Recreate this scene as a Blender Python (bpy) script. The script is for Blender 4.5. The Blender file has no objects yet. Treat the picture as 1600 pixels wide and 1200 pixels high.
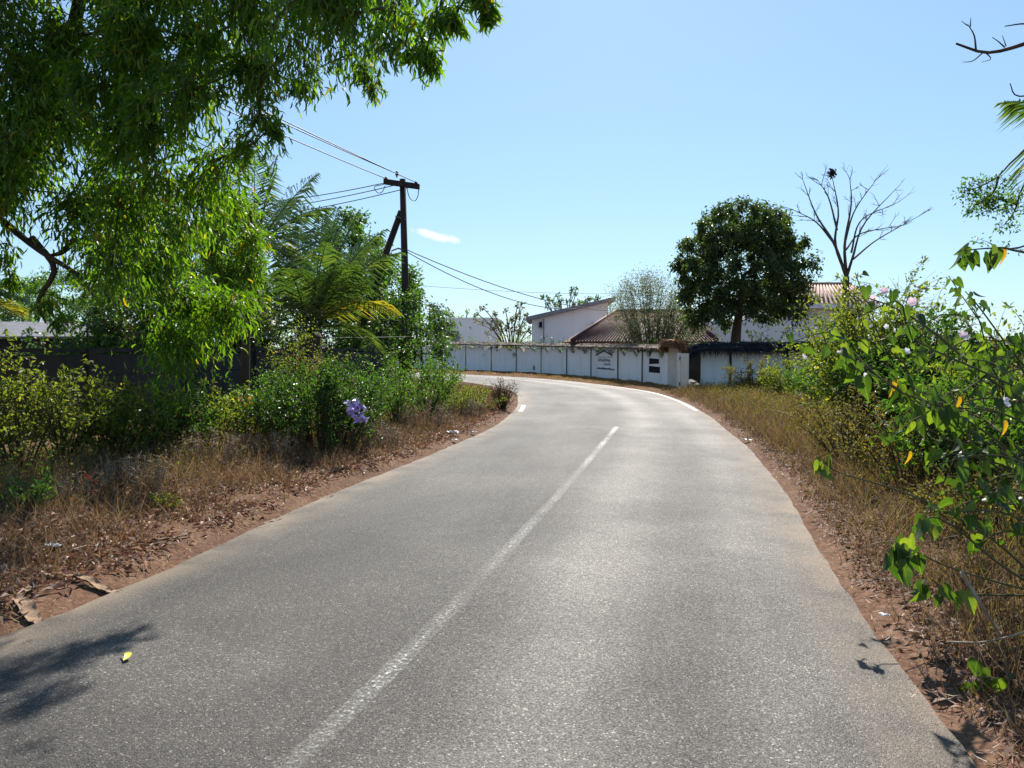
import bpy, math, random
import numpy as np
from mathutils import Matrix

# ------------------------------------------------------------------ camera, sky, sun, exposure
scene = bpy.context.scene
col = scene.collection
F_PX, EYE, HORIZON = 1190.0, 1.65, 545.0
TH = math.atan((600.0 - HORIZON) / F_PX)
cam_d = bpy.data.cameras.new("camera")
cam_d.sensor_width = 36.0
cam_d.lens = 36.0 * F_PX / 1600.0
cam_d.clip_start = 0.05
cam_d.clip_end = 6000.0
cam = bpy.data.objects.new("camera", cam_d)
cam.location = (0, 0, EYE)
cam.rotation_euler = (math.pi / 2 - TH, 0, 0)
col.objects.link(cam)
scene.camera = cam

SUN_AZ, SUN_EL = math.radians(7.0), math.radians(44.0)      # azimuth to the right of the view axis (+Y)
SUN = np.array([math.sin(SUN_AZ) * math.cos(SUN_EL), math.cos(SUN_AZ) * math.cos(SUN_EL), math.sin(SUN_EL)])
world = bpy.data.worlds.new("World")
scene.world = world
world.use_nodes = True
wn, wl = world.node_tree.nodes, world.node_tree.links
wn.clear()
w_out = wn.new("ShaderNodeOutputWorld")
w_bg = wn.new("ShaderNodeBackground")
w_bg.inputs[1].default_value = 0.102
sky = wn.new("ShaderNodeTexSky")
sky.sky_type = 'NISHITA'
sky.sun_disc = False
sky.sun_elevation = SUN_EL
sky.sun_rotation = SUN_AZ
sky.altitude = 0.0
sky.air_density = 1.0
sky.dust_density = 0.35
sky.ozone_density = 1.0


def pix_dir(px, py):
    x, y = (px - 800.0) / F_PX, -(py - 600.0) / F_PX
    return np.array([x, math.cos(TH) + y * math.sin(TH), -math.sin(TH) + y * math.cos(TH)])


# one small cloud low in the sky, and very thin high wisps, as functions of the sky direction
def build_cloud():
    d0 = pix_dir(681, 369); d0 /= np.linalg.norm(d0)
    r0 = np.cross(d0, [0, 0, 1]); r0 /= np.linalg.norm(r0)
    u0 = np.cross(r0, d0)
    tc = wn.new("ShaderNodeTexCoord")
    def dot(v):
        n = wn.new("ShaderNodeVectorMath"); n.operation = 'DOT_PRODUCT'
        wl.new(tc.outputs["Generated"], n.inputs[0]); n.inputs[1].default_value = tuple(v)
        return n.outputs["Value"]
    def mth(op, a, b=None, c=None, clamp=False):
        n = wn.new("ShaderNodeMath"); n.operation = op; n.use_clamp = clamp
        for i, q in enumerate((a, b, c)):
            if q is None: continue
            if isinstance(q, (int, float)): n.inputs[i].default_value = q
            else: wl.new(q, n.inputs[i])
        return n.outputs[0]
    nz = wn.new("ShaderNodeTexNoise"); nz.inputs["Scale"].default_value = 60.0; nz.inputs["Detail"].default_value = 6.0
    wl.new(tc.outputs["Generated"], nz.inputs["Vector"])
    nv = mth('SUBTRACT', nz.outputs["Fac"], 0.5)
    u, v = dot(r0), dot(u0)
    vv = mth('ADD', v, mth('MULTIPLY', u, 0.22))                 # tilted down to the right
    e = mth('ADD', mth('POWER', mth('DIVIDE', mth('ABSOLUTE', u), 0.034), 2.0),
            mth('POWER', mth('DIVIDE', mth('ABSOLUTE', vv), 0.0066), 2.0))
    e = mth('ADD', e, mth('MULTIPLY', nv, 3.0))
    m = mth('MULTIPLY_ADD', e, -1.1, 1.05, clamp=True)
    m = mth('MULTIPLY', m, mth('GREATER_THAN', dot(d0), 0.9))
    mix = wn.new("ShaderNodeMix"); mix.data_type = 'RGBA'
    wl.new(mth('MULTIPLY', m, 0.85), mix.inputs[0])
    hs = wn.new("ShaderNodeHueSaturation")
    hs.inputs["Saturation"].default_value = 1.0
    wl.new(sky.outputs[0], hs.inputs["Color"])
    sky_tint = wn.new("ShaderNodeMix"); sky_tint.data_type = 'RGBA'; sky_tint.blend_type = 'MULTIPLY'; sky_tint.inputs[0].default_value = 1.0
    gm = wn.new("ShaderNodeGamma"); gm.inputs[1].default_value = 0.60        # the even, softly toned sky of the photograph
    wl.new(hs.outputs[0], gm.inputs[0])
    wl.new(gm.outputs[0], sky_tint.inputs[6]); sky_tint.inputs[7].default_value = (0.985, 1.315, 1.62, 1)     # tint and gain on the sky colour alone
    wl.new(sky_tint.outputs[2], mix.inputs[6])
    mix.inputs[7].default_value = (5.6, 5.6, 5.6, 1)
    wl.new(mix.outputs[2], w_bg.inputs[0])
build_cloud()
wl.new(w_bg.outputs[0], w_out.inputs[0])

sun_d = bpy.data.lights.new("sun", 'SUN')
sun_d.energy = 4.9
sun_d.angle = math.radians(0.55)
sun_d.color = (1.0, 0.945, 0.86)
sun_o = bpy.data.objects.new("sun", sun_d)
from mathutils import Vector
sun_o.rotation_euler = Vector((-SUN[0], -SUN[1], -SUN[2])).to_track_quat('-Z', 'Y').to_euler()
sun_o.location = (5, 40, 40)
col.objects.link(sun_o)

vs = scene.view_settings
vs.view_transform = 'Standard'
vs.look = 'None'
vs.gamma = 1.0
vs.use_curve_mapping = False
vs.exposure = 0.95
scene.render.engine = 'CYCLES'
scene.cycles.use_denoising = True
scene.cycles.max_bounces = 8
scene.cycles.transparent_max_bounces = 8
scene.cycles.sample_clamp_indirect = 6.0

rng = np.random.default_rng(11)
random.seed(11)


# ------------------------------------------------------------------ pixel -> place
def P(px, py, d):
    v = pix_dir(px, py)
    return np.array([0, 0, EYE]) + v * (d / v[1])


def G(px, py, z=0.0):
    v = pix_dir(px, py)
    return np.array([0, 0, EYE]) + v * ((z - EYE) / v[2])


# ------------------------------------------------------------------ mesh helpers
OFF = {}


def mesh_np(name, V, F, smooth=False, uv=None):
    V = np.ascontiguousarray(V, dtype=np.float32); F = np.ascontiguousarray(F, dtype=np.int32)
    me = bpy.data.meshes.new(name)
    me.vertices.add(len(V)); me.vertices.foreach_set("co", V.ravel())
    me.loops.add(F.size); me.loops.foreach_set("vertex_index", F.ravel())
    k = F.shape[1]
    me.polygons.add(len(F)); me.polygons.foreach_set("loop_start", np.arange(0, F.size, k, dtype=np.int32))
    me.polygons.foreach_set("use_smooth", np.full(len(F), bool(smooth)))
    if uv is not None:
        l = me.uv_layers.new(name="UVMap")
        l.data.foreach_set("uv", np.ascontiguousarray(uv[F.ravel()], dtype=np.float32).ravel())
    me.update(calc_edges=True)
    return me


def tags(o, label=None, cat=None, group=None, kind=None):
    if label: o["label"] = label
    if cat: o["category"] = cat
    if group: o["group"] = group
    if kind: o["kind"] = kind
    return o


def thing(name, label, cat, loc, group=None):
    o = bpy.data.objects.new(name, None)
    o.empty_display_size = 0.1
    col.objects.link(o)
    o.location = tuple(float(q) for q in loc)
    OFF[o.name] = np.array(loc, float)
    return tags(o, label, cat, group)


def ob(name, V, F, mat, parent=None, smooth=False, uv=None, kind=None, label=None, cat=None, group=None):
    off = OFF[parent.name] if parent is not None else np.zeros(3)
    me = mesh_np(name, np.asarray(V) - off, F, smooth, uv)
    me.materials.append(mat)
    o = bpy.data.objects.new(name, me)
    col.objects.link(o)
    if parent is not None:
        o.parent = parent
    OFF[o.name] = off
    return tags(o, label, cat, group, kind)


def ob_solo(name, V, F, mat, label, cat, group=None, smooth=False):
    """a thing that is one mesh: origin at its base"""
    V = np.asarray(V, float)
    b = np.array([V[:, 0].mean(), V[:, 1].mean(), V[:, 2].min()])
    me = mesh_np(name, V - b, F, smooth)
    me.materials.append(mat)
    o = bpy.data.objects.new(name, me)
    o.location = tuple(b)
    col.objects.link(o)
    OFF[o.name] = b
    return tags(o, label, cat, group)


class MB:
    def __init__(s): s.V, s.F, s.n = [], [], 0
    def add(s, V, F):
        V = np.asarray(V, float)
        if len(V) == 0: return s
        s.V.append(V); s.F.append(np.asarray(F, int) + s.n); s.n += len(V)
        return s
    def vf(s): return np.concatenate(s.V), np.concatenate(s.F)


def quads(Q):
    Q = np.asarray(Q, int)
    return np.concatenate([Q[:, [0, 1, 2]], Q[:, [0, 2, 3]]])


def box(c, size, rz=0.0):
    sx, sy, sz = [q / 2 for q in size]
    v = np.array([[x, y, z] for z in (-sz, sz) for y in (-sy, sy) for x in (-sx, sx)], float)
    ca, sa = math.cos(rz), math.sin(rz)
    v = np.stack([v[:, 0] * ca - v[:, 1] * sa, v[:, 0] * sa + v[:, 1] * ca, v[:, 2]], 1) + np.asarray(c)
    f = quads([[0, 2, 3, 1], [4, 5, 7, 6], [0, 1, 5, 4], [2, 6, 7, 3], [0, 4, 6, 2], [1, 3, 7, 5]])
    return v, f


def prism(front, thick):
    """closed slab: polygon points (n,3) counter-clockwise, pushed by the vector thick; polygon is a fan from two ends"""
    a = np.asarray(front, float); n = len(a)
    V = np.concatenate([a, a + np.asarray(thick)])
    F = [[0, i, i + 1] for i in range(1, n - 1)] + [[n, n + i + 1, n + i] for i in range(1, n - 1)]
    for i in range(n):
        j = (i + 1) % n
        F += [[i, n + i, n + j], [i, n + j, j]]
    return V, np.array(F)


def strip_slab(bot, top, thick):
    """slab between two polylines of equal length (a wall bay with a shaped top)"""
    b, t = np.asarray(bot, float), np.asarray(top, float); n = len(b); th = np.asarray(thick, float)
    V = np.concatenate([b, t, b + th, t + th])
    Q = []
    for i in range(n - 1):
        Q += [[i, i + 1, n + i + 1, n + i], [2 * n + i, 3 * n + i, 3 * n + i + 1, 2 * n + i + 1],
              [n + i, n + i + 1, 3 * n + i + 1, 3 * n + i], [i, 2 * n + i, 2 * n + i + 1, i + 1]]
    for i in (0, n - 1):
        Q += [[i, n + i, 3 * n + i, 2 * n + i]]
    return V, quads(Q)


def bez(p0, p1, p2, n):
    t = np.linspace(0, 1, n)[:, None]
    return (1 - t) ** 2 * np.asarray(p0) + 2 * t * (1 - t) * np.asarray(p1) + t * t * np.asarray(p2)


def smooth_path(pts, n):
    """Catmull-Rom through the points"""
    p = np.asarray(pts, float)
    e = np.concatenate([[2 * p[0] - p[1]], p, [2 * p[-1] - p[-2]]])
    out = []
    segs = len(p) - 1
    for k in np.linspace(0, segs - 1e-9, n):
        i = int(k); t = k - i
        a, b, c, d = e[i], e[i + 1], e[i + 2], e[i + 3]
        out.append(0.5 * (2 * b + (c - a) * t + (2 * a - 5 * b + 4 * c - d) * t * t + (3 * b - a - 3 * c + d) * t ** 3))
    return np.array(out)


TUBE_F = {}


def tube(path, rad, sides=6, cap=True):
    p = np.asarray(path, float); n = len(p)
    r = np.broadcast_to(np.asarray(rad, float), (n,)) if np.ndim(rad) else np.full(n, float(rad))
    t = np.gradient(p, axis=0); t /= np.linalg.norm(t, axis=1)[:, None] + 1e-12
    ref = np.array([0, 0, 1.0]) if abs(t[:, 2]).mean() < 0.8 else np.array([1.0, 0, 0])
    u = np.cross(t, ref); u /= np.linalg.norm(u, axis=1)[:, None] + 1e-12
    w = np.cross(t, u)
    a = np.linspace(0, 2 * math.pi, sides, endpoint=False)
    V = p[:, None] + r[:, None, None] * (np.cos(a)[None, :, None] * u[:, None] + np.sin(a)[None, :, None] * w[:, None])
    V = V.reshape(-1, 3)
    key = (n, sides, cap)
    if key in TUBE_F: return V, TUBE_F[key]
    Q = []
    for i in range(n - 1):
        for k in range(sides):
            k2 = (k + 1) % sides
            Q.append([i * sides + k, i * sides + k2, (i + 1) * sides + k2, (i + 1) * sides + k])
    F = quads(Q)
    if cap:
        F = np.concatenate([F, [[0, k + 1, k] for k in range(1, sides - 1)],
                            [[(n - 1) * sides, (n - 1) * sides + k, (n - 1) * sides + k + 1] for k in range(1, sides - 1)]])
    TUBE_F[key] = F
    return V, F


def nrm(a):
    a = np.asarray(a, float)
    return a / (np.linalg.norm(a, axis=-1, keepdims=True) + 1e-12)


def frames(yd, zd):
    y = nrm(yd); x = nrm(np.cross(y, zd)); z = np.cross(x, y)
    return x, y, z


def scatter(tm, pos, yd, zd, sc, wid=None):
    TV, TF = tm
    x, y, z = frames(yd, zd)
    n, k = len(pos), len(TV)
    sc = np.broadcast_to(np.asarray(sc, float), (n,))
    w = sc if wid is None else np.broadcast_to(np.asarray(wid, float), (n,)) * sc
    V = pos[:, None] + TV[None, :, 0, None] * w[:, None, None] * x[:, None] \
        + TV[None, :, 1, None] * sc[:, None, None] * y[:, None] + TV[None, :, 2, None] * sc[:, None, None] * z[:, None]
    F = TF[None] + (np.arange(n) * k)[:, None, None]
    return V.reshape(-1, 3), F.reshape(-1, 3)


def unit_rand(n):
    return nrm(rng.normal(size=(n, 3)))


# leaf templates: x across, y along, z normal; length 1
def t_sickle():
    V, F = [], []
    cx = [0.0, 0.10, 0.13, 0.0]
    ys = [0.0, 0.3, 0.68, 1.0]
    hw = [0.0, 0.075, 0.065, 0.0]
    V = [[0, 0, 0], [cx[1] - hw[1], .3, .02], [cx[1] + hw[1], .3, .02], [cx[2] - hw[2], .68, .0], [cx[2] + hw[2], .68, .0], [-.02, 1, -.08]]
    return np.array(V, float), np.array([[0, 2, 1], [1, 2, 4], [1, 4, 3], [3, 4, 5]])


def t_oval(w=0.24, fold=0.10, droop=0.12):
    V = [[0, 0, 0], [-w, .45, fold], [0, .48, -.02], [w, .45, fold], [0, 1, -droop]]
    return np.array(V, float), np.array([[0, 2, 1], [0, 3, 2], [1, 2, 4], [2, 3, 4]])


def t_rhomb(w=0.26):
    V = [[0, 0, 0], [-w, .5, .05], [w, .5, .05], [0, 1, -.1]]
    return np.array(V, float), np.array([[0, 2, 1], [1, 2, 3]])


def t_heart():
    half = [(0.0, 0.0), (.16, -.13), (.33, -.10), (.44, .06), (.44, .25), (.35, .48), (.20, .72), (.07, .90)]
    ys = lambda x, y: -0.34 * y * y + 0.34 * abs(x)
    V = [[0, 0.0, 0.0]]
    mid = [(0, .12), (0, .38), (0, .65), (0, 1.0)]
    for x, y in mid: V.append([0, y, -0.34 * y * y])
    R = []; L = []
    for x, y in half[1:]:
        R.append(len(V)); V.append([x, y, ys(x, y)])
        L.append(len(V)); V.append([-x, y, ys(x, y)])
    F = []
    for S, fl in ((R, 0), (L, 1)):
        seq = [(0, S[0], S[1]), (0, S[1], 1), (1, S[1], S[2]), (1, S[2], S[3]), (1, S[3], 2), (2, S[3], S[4]),
               (2, S[4], 3), (3, S[4], S[5]), (3, S[5], S[6]), (3, S[6], 4)]
        for a, b, c in seq: F.append([a, c, b] if fl else [a, b, c])
    return np.array(V, float), np.array(F)


def t_blade(bend=0.35):
    V = [[-.5, 0, 0], [.5, 0, 0], [-.38, .5, bend * .25], [.38, .5, bend * .25], [0, 1, bend]]
    return np.array(V, float), np.array([[0, 1, 3], [0, 3, 2], [2, 3, 4]])


SICKLE, OVAL, RHOMB, HEART, BLADE = t_sickle(), t_oval(), t_rhomb(), t_heart(), t_blade()


# ------------------------------------------------------------------ materials
class NT:
    def __init__(s, name):
        s.m = bpy.data.materials.new(name); s.m.use_nodes = True
        s.n, s.l = s.m.node_tree.nodes, s.m.node_tree.links
        s.n.clear()
        s.out = s.n.new("ShaderNodeOutputMaterial")
        s.b = s.n.new("ShaderNodeBsdfPrincipled")
        s.l.new(s.b.outputs[0], s.out.inputs[0])
    def new(s, t, **k):
        n = s.n.new(t)
        for a, v in k.items(): setattr(n, a, v)
        return n
    def link(s, a, b): s.l.new(a, b)
    def val(s, inp, v):
        if isinstance(v, (int, float)): inp.default_value = v
        elif isinstance(v, tuple): inp.default_value = v if len(v) == 4 or len(inp.default_value) == 3 else v + (1.0,)
        else: s.l.new(v, inp)
    def math(s, op, a, b=0.0, c=None, clamp=False):
        n = s.new("ShaderNodeMath", operation=op, use_clamp=clamp)
        s.val(n.inputs[0], a); s.val(n.inputs[1], b)
        if c is not None: s.val(n.inputs[2], c)
        return n.outputs[0]
    def mix(s, f, a, b, blend='MIX'):
        n = s.new("ShaderNodeMix", data_type='RGBA', blend_type=blend)
        s.val(n.inputs[0], f); s.val(n.inputs[6], a); s.val(n.inputs[7], b)
        return n.outputs[2]
    def coord(s, which="Object", scale=None):
        c = s.new("ShaderNodeTexCoord").outputs[which]
        if scale is not None:
            mp = s.new("ShaderNodeMapping"); mp.inputs["Scale"].default_value = scale
            s.l.new(c, mp.inputs[0]); c = mp.outputs[0]
        return c
    def noise(s, vec, scale, detail=4.0, rough=0.55, out="Fac"):
        n = s.new("ShaderNodeTexNoise"); n.inputs["Scale"].default_value = scale
        n.inputs["Detail"].default_value = detail; n.inputs["Roughness"].default_value = rough
        s.l.new(vec, n.inputs["Vector"]); return n.outputs[out]
    def voro(s, vec, scale, out="Color", feature='F1'):
        n = s.new("ShaderNodeTexVoronoi", feature=feature); n.inputs["Scale"].default_value = scale
        s.l.new(vec, n.inputs["Vector"]); return n.outputs[out]
    def ramp(s, fac, stops, interp='LINEAR'):
        n = s.new("ShaderNodeValToRGB"); r = n.color_ramp; r.interpolation = interp
        while len(r.elements) < len(stops): r.elements.new(0.5)
        for e, (p, c) in zip(r.elements, stops):
            e.position = p; e.color = (c, c, c, 1) if isinstance(c, (int, float)) else tuple(c) + (1.0,)
        s.l.new(fac, n.inputs[0]); return n.outputs[0]
    def bump(s, h, strength, dist):
        n = s.new("ShaderNodeBump"); n.inputs["Strength"].default_value = strength; n.inputs["Distance"].default_value = dist
        s.l.new(h, n.inputs["Height"]); s.l.new(n.outputs[0], s.b.inputs["Normal"])
    def set(s, **k):
        for a, v in k.items(): s.val(s.b.inputs[a.replace("_", " ")], v)
        return s


def leaf_mat(name, stops, trans_gain=(2.6, 2.5, 0.9), fac=0.5, rough=0.42, obj=False, spec=0.4):
    """per-leaf colour from stops; the leaf lets light through"""
    t = NT(name)
    if obj: r = t.new("ShaderNodeObjectInfo").outputs["Random"]
    else: r = t.new("ShaderNodeNewGeometry").outputs["Random Per Island"]
    c = t.ramp(r, stops)
    if name.startswith("heart"):        # paler midrib and side veins, blotchy blade
        oc = t.coord("Object"); sp = t.new("ShaderNodeSeparateXYZ"); t.link(oc, sp.inputs[0])
        ax = t.math('ABSOLUTE', sp.outputs[0])
        rib = t.ramp(ax, [(0.0, 1.0), (0.03, 0.0)])
        sv = t.math('FRACT', t.math('MULTIPLY', t.math('SUBTRACT', sp.outputs[1], t.math('MULTIPLY', ax, 0.7)), 6.0))
        side = t.math('MULTIPLY', t.ramp(sv, [(0.0, 1.0), (0.12, 0.0)]), 0.45)
        c = t.mix(0.7, c, t.ramp(t.noise(oc, 5.0, 4.0), [(0.3, .62), (0.7, 1.3)]), 'MULTIPLY')
        c = t.mix(t.math('MULTIPLY', t.math('MAXIMUM', rib, side), 0.5), c, (.16, .22, .06))
    t.set(Base_Color=c, Roughness=rough, Specular_IOR_Level=spec)
    tr = t.new("ShaderNodeBsdfTranslucent")
    t.link(t.mix(1.0, c, trans_gain, 'MULTIPLY'), tr.inputs[0])
    mx = t.new("ShaderNodeMixShader"); mx.inputs[0].default_value = fac
    t.link(t.b.outputs[0], mx.inputs[1]); t.link(tr.outputs[0], mx.inputs[2]); t.link(mx.outputs[0], t.out.inputs[0])
    return t.m


def bark_mat(name, a, b, scale=6.0):
    t = NT(name); c = t.coord("Object", (1, 1, 0.25))
    n = t.noise(c, scale, 6.0, 0.65)
    t.set(Base_Color=t.ramp(n, [(0.3, a), (0.7, b)]), Roughness=0.9, Specular_IOR_Level=0.15)
    t.bump(n, 0.6, 0.03)
    return t.m


def plain_mat(name, a, b, scale=3.0, rough=0.85, spec=0.2, bump=0.15, bscale=40.0):
    t = NT(name); c = t.coord("Object")
    n = t.noise(c, scale, 6.0, 0.6)
    t.set(Base_Color=t.ramp(n, [(0.32, a), (0.68, b)]), Roughness=rough, Specular_IOR_Level=spec)
    t.bump(t.noise(c, bscale, 3.0), bump, 0.01)
    return t.m


M = {}
M['acacia'] = leaf_mat("acacia_leaf", [(0, (.034, .072, .011)), (.5, (.066, .125, .014)), (.90, (.095, .165, .016)), (.97, (.16, .18, .02)), (1, (.26, .14, .02))], (2.5, 2.75, 0.6), 0.52, 0.42, spec=0.3)
M['acacia_obj'] = leaf_mat("acacia_leaf_single", [(0, (.034, .072, .011)), (.5, (.066, .125, .014)), (.92, (.095, .165, .016)), (1, (.17, .18, .02))], (2.5, 2.75, 0.6), 0.52, 0.42, obj=True, spec=0.3)
M['dark_tree'] = leaf_mat("mango_leaf", [(0, (.032, .052, .020)), (.6, (.054, .084, .026)), (1, (.10, .135, .032))], (1.7, 1.9, 0.7), 0.40, 0.4)
M['mid_tree'] = leaf_mat("tree_leaf", [(0, (.030, .070, .016)), (.6, (.055, .11, .02)), (1, (.10, .16, .025))], (2.0, 2.3, 0.7), 0.48, 0.45)
M['grey_leaf'] = leaf_mat("grey_olive_leaf", [(0, (.07, .08, .05)), (.6, (.12, .13, .08)), (1, (.20, .19, .12))], (1.5, 1.6, 1.0), 0.42, 0.6)
M['frangi'] = leaf_mat("frangipani_leaf", [(0, (.05, .07, .03)), (.6, (.10, .11, .05)), (1, (.19, .14, .09))], (1.6, 1.7, 0.9), 0.4, 0.5)
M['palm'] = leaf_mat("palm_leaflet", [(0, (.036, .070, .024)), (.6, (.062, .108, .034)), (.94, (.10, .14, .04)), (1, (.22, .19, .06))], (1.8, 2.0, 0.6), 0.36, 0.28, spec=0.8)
M['palm_sunlit'] = leaf_mat("palm_leaflet_sunlit", [(0, (.06, .095, .02)), (.6, (.12, .145, .025)), (1, (.28, .21, .03))], (1.8, 1.7, 0.6), 0.5, 0.35)  # sunlight on single fronds, put into the leaflet colour
M['shrub_y'] = leaf_mat("shrub_leaf_yellowish", [(0, (.06, .085, .018)), (.5, (.115, .15, .026)), (.9, (.17, .195, .035)), (1, (.28, .24, .06))], (2.0, 2.1, 0.7), 0.5, 0.5)
M['shrub_g'] = leaf_mat("shrub_leaf_green", [(0, (.030, .070, .016)), (.6, (.055, .115, .02)), (1, (.11, .17, .025))], (2.0, 2.3, 0.7), 0.48, 0.4)
M['shrub_d'] = leaf_mat("shrub_leaf_dark", [(0, (.018, .042, .012)), (.6, (.035, .075, .016)), (1, (.075, .13, .02))], (2.0, 2.3, 0.7), 0.45, 0.4)
M['weed_olive'] = leaf_mat("weed_leaf_olive", [(0, (.075, .075, .022)), (.6, (.13, .12, .03)), (1, (.22, .16, .05))], (1.6, 1.6, 0.7), 0.45, 0.6)
M['heart'] = leaf_mat("heart_leaf", [(0, (.020, .044, .012)), (.5, (.042, .080, .016)), (.85, (.075, .12, .02)), (1, (.13, .17, .03))], (2.3, 2.45, 0.6), 0.45, 0.45, obj=True)
M['heart_yellow'] = leaf_mat("heart_leaf_yellow", [(0, (.50, .27, .01)), (1, (.58, .40, .02))], (1.3, 1.2, 0.5), 0.45, 0.5, obj=True)
M['pink'] = leaf_mat("pink_petal", [(0, (.70, .50, .58)), (1, (.80, .66, .72))], (1.1, 1.0, 1.05), 0.4, 0.6)
M['white_petal'] = leaf_mat("white_petal", [(0, (.78, .76, .80)), (1, (.85, .82, .86))], (1.0, 1.0, 1.0), 0.4, 0.6)
M['orange_petal'] = leaf_mat("orange_petal", [(0, (.60, .20, .05)), (1, (.72, .34, .12))], (1.1, 1.0, 0.7), 0.4, 0.6)
M['seed'] = leaf_mat("dry_flower_head", [(0, (.24, .17, .09)), (1, (.42, .33, .20))], (1.2, 1.1, 0.8), 0.35, 0.8)
M['red_leaf'] = leaf_mat("red_dead_leaf", [(0, (.09, .022, .016)), (1, (.20, .05, .035))], (1.3, 0.8, 0.7), 0.35, 0.7)
M['dry_grass'] = leaf_mat("dry_grass_blade", [(0, (.070, .040, .022)), (.4, (.135, .085, .044)), (.8, (.22, .150, .078)), (1, (.34, .26, .15))], (1.2, 1.1, 0.8), 0.35, 0.7)
M['straw_bright'] = leaf_mat("sunburnt_grass_blade", [(0, (.22, .13, .045)), (1, (.42, .29, .12))], (1.2, 1.1, 0.8), 0.35, 0.7)
M['litter'] = leaf_mat("dry_fallen_leaf", [(0, (.075, .036, .022)), (.4, (.19, .092, .056)), (.72, (.31, .18, .115)), (.92, (.45, .33, .24)), (1, (.58, .50, .41))], (1.1, .9, .8), 0.22, 0.6)
M['litter_dark'] = leaf_mat("brown_fallen_leaf", [(0, (.05, .027, .017)), (.5, (.13, .068, .042)), (.9, (.23, .14, .09)), (1, (.38, .28, .2))], (1.1, .9, .8), 0.22, 0.7)
M['thatch'] = leaf_mat("thatch_straw", [(0, (.065, .048, .040)), (.6, (.15, .115, .090)), (1, (.30, .25, .20))], (1.1, 1.0, 0.9), 0.2, 0.8)
M['thatch_dark'] = leaf_mat("thatch_black_fibre", [(0, (.012, .012, .014)), (.7, (.028, .027, .030)), (1, (.055, .05, .05))], (1, 1, 1), 0.12, 0.7)
M['thatch_brown'] = leaf_mat("thatch_red_fibre", [(0, (.07, .035, .018)), (.6, (.17, .085, .035)), (1, (.34, .19, .07))], (1, 1, 1), 0.2, 0.8)
M['bark'] = bark_mat("bark_brown", (.045, .030, .020), (.11, .078, .05))
M['bark_pale'] = bark_mat("bark_grey", (.10, .085, .07), (.20, .17, .14))
M['bark_mid'] = bark_mat("bark_dull_grey", (.055, .045, .038), (.115, .098, .082))
M['twig'] = bark_mat("twig_brown", (.055, .038, .024), (.12, .085, .05), 20)
M['stem_green'] = bark_mat("stem_olive", (.07, .075, .03), (.15, .13, .065), 20)
M['stick'] = bark_mat("dead_wood_pale", (.20, .145, .095), (.42, .33, .24), 14)
M['sheath'] = bark_mat("dry_palm_sheath", (.16, .095, .06), (.36, .25, .165), 9)
M['timber'] = bark_mat("pole_timber", (.030, .021, .018), (.065, .045, .038), 5)
M['wire'] = plain_mat("cable_rubber", (.012, .012, .013), (.022, .022, .023), rough=0.6)
M['ceramic'] = plain_mat("insulator_ceramic", (.06, .035, .025), (.09, .05, .035), rough=0.3, spec=0.5)
M['metal'] = plain_mat("galvanised_metal", (.10, .10, .10), (.18, .18, .18), rough=0.5)
M['bamboo'] = plain_mat("dark_bamboo", (.030, .026, .024), (.065, .055, .048), 8.0)
M['dark_glass'] = plain_mat("dark_opening", (.010, .012, .016), (.016, .018, .022), rough=0.8, spec=0.1, bump=0.0)
M['ink'] = plain_mat("sign_paint_grey", (.26, .26, .30), (.33, .33, .37), bump=0.0)
M['ink_dark'] = plain_mat("sign_paint_black", (.07, .07, .10), (.11, .11, .14), bump=0.0)
M['door'] = plain_mat("cream_door_paint", (.58, .54, .45), (.68, .64, .55), 4.0)
M['cream'] = plain_mat("cream_plaster", (.55, .51, .43), (.66, .62, .53), 2.0)
M['roof_fascia'] = plain_mat("grey_fascia", (.20, .19, .19), (.28, .27, .27))
M['roof_grey'] = plain_mat("grey_roof_sheet", (.15, .15, .16), (.21, .21, .22))
M['stone'] = plain_mat("garden_stone", (.20, .18, .16), (.38, .36, .33), 9.0)
M['dark_fill'] = plain_mat("dark_interior", (.035, .032, .028), (.075, .068, .06), 5.0)  # shade inside the gateway, put into the colour
M['scrap_white'] = plain_mat("white_litter", (.66, .66, .66), (.80, .80, .80), rough=0.5)


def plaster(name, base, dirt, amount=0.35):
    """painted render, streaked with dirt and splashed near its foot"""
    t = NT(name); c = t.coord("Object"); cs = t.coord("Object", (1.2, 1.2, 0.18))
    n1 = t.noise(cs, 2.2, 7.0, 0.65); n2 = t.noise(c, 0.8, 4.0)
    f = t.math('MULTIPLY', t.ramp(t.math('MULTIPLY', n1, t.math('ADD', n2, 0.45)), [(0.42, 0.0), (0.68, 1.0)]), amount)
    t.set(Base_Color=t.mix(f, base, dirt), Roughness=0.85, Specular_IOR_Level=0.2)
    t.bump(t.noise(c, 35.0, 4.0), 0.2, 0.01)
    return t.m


M['wall_white'] = plaster("white_wall_paint", (.84, .83, .80), (.56, .54, .5), 0.4)
M['wall_panel'] = plaster("pale_panel_paint", (.86, .85, .82), (.58, .57, .54), 0.4)
M['house_white'] = plaster("white_house_paint", (.82, .80, .78), (.58, .55, .52), 0.3)
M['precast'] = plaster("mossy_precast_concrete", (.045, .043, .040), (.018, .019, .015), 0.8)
M['coping'] = plaster("wall_coping", (.74, .74, .72), (.5, .49, .46), 0.3)


def tile_mat(name, a, b):
    t = NT(name); c = t.coord("Object")
    v = t.voro(c, 5.5); n = t.noise(c, 1.3, 6.0)
    sep = t.new("ShaderNodeSeparateColor"); t.link(v, sep.inputs[0])
    f = t.math('MULTIPLY_ADD', sep.outputs[0], 0.5, t.math('MULTIPLY', n, 0.6))
    t.set(Base_Color=t.ramp(f, [(0.25, a), (0.8, b)]), Roughness=0.75, Specular_IOR_Level=0.3)
    t.bump(t.noise(c, 30.0), 0.3, 0.01)
    return t.m


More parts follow.
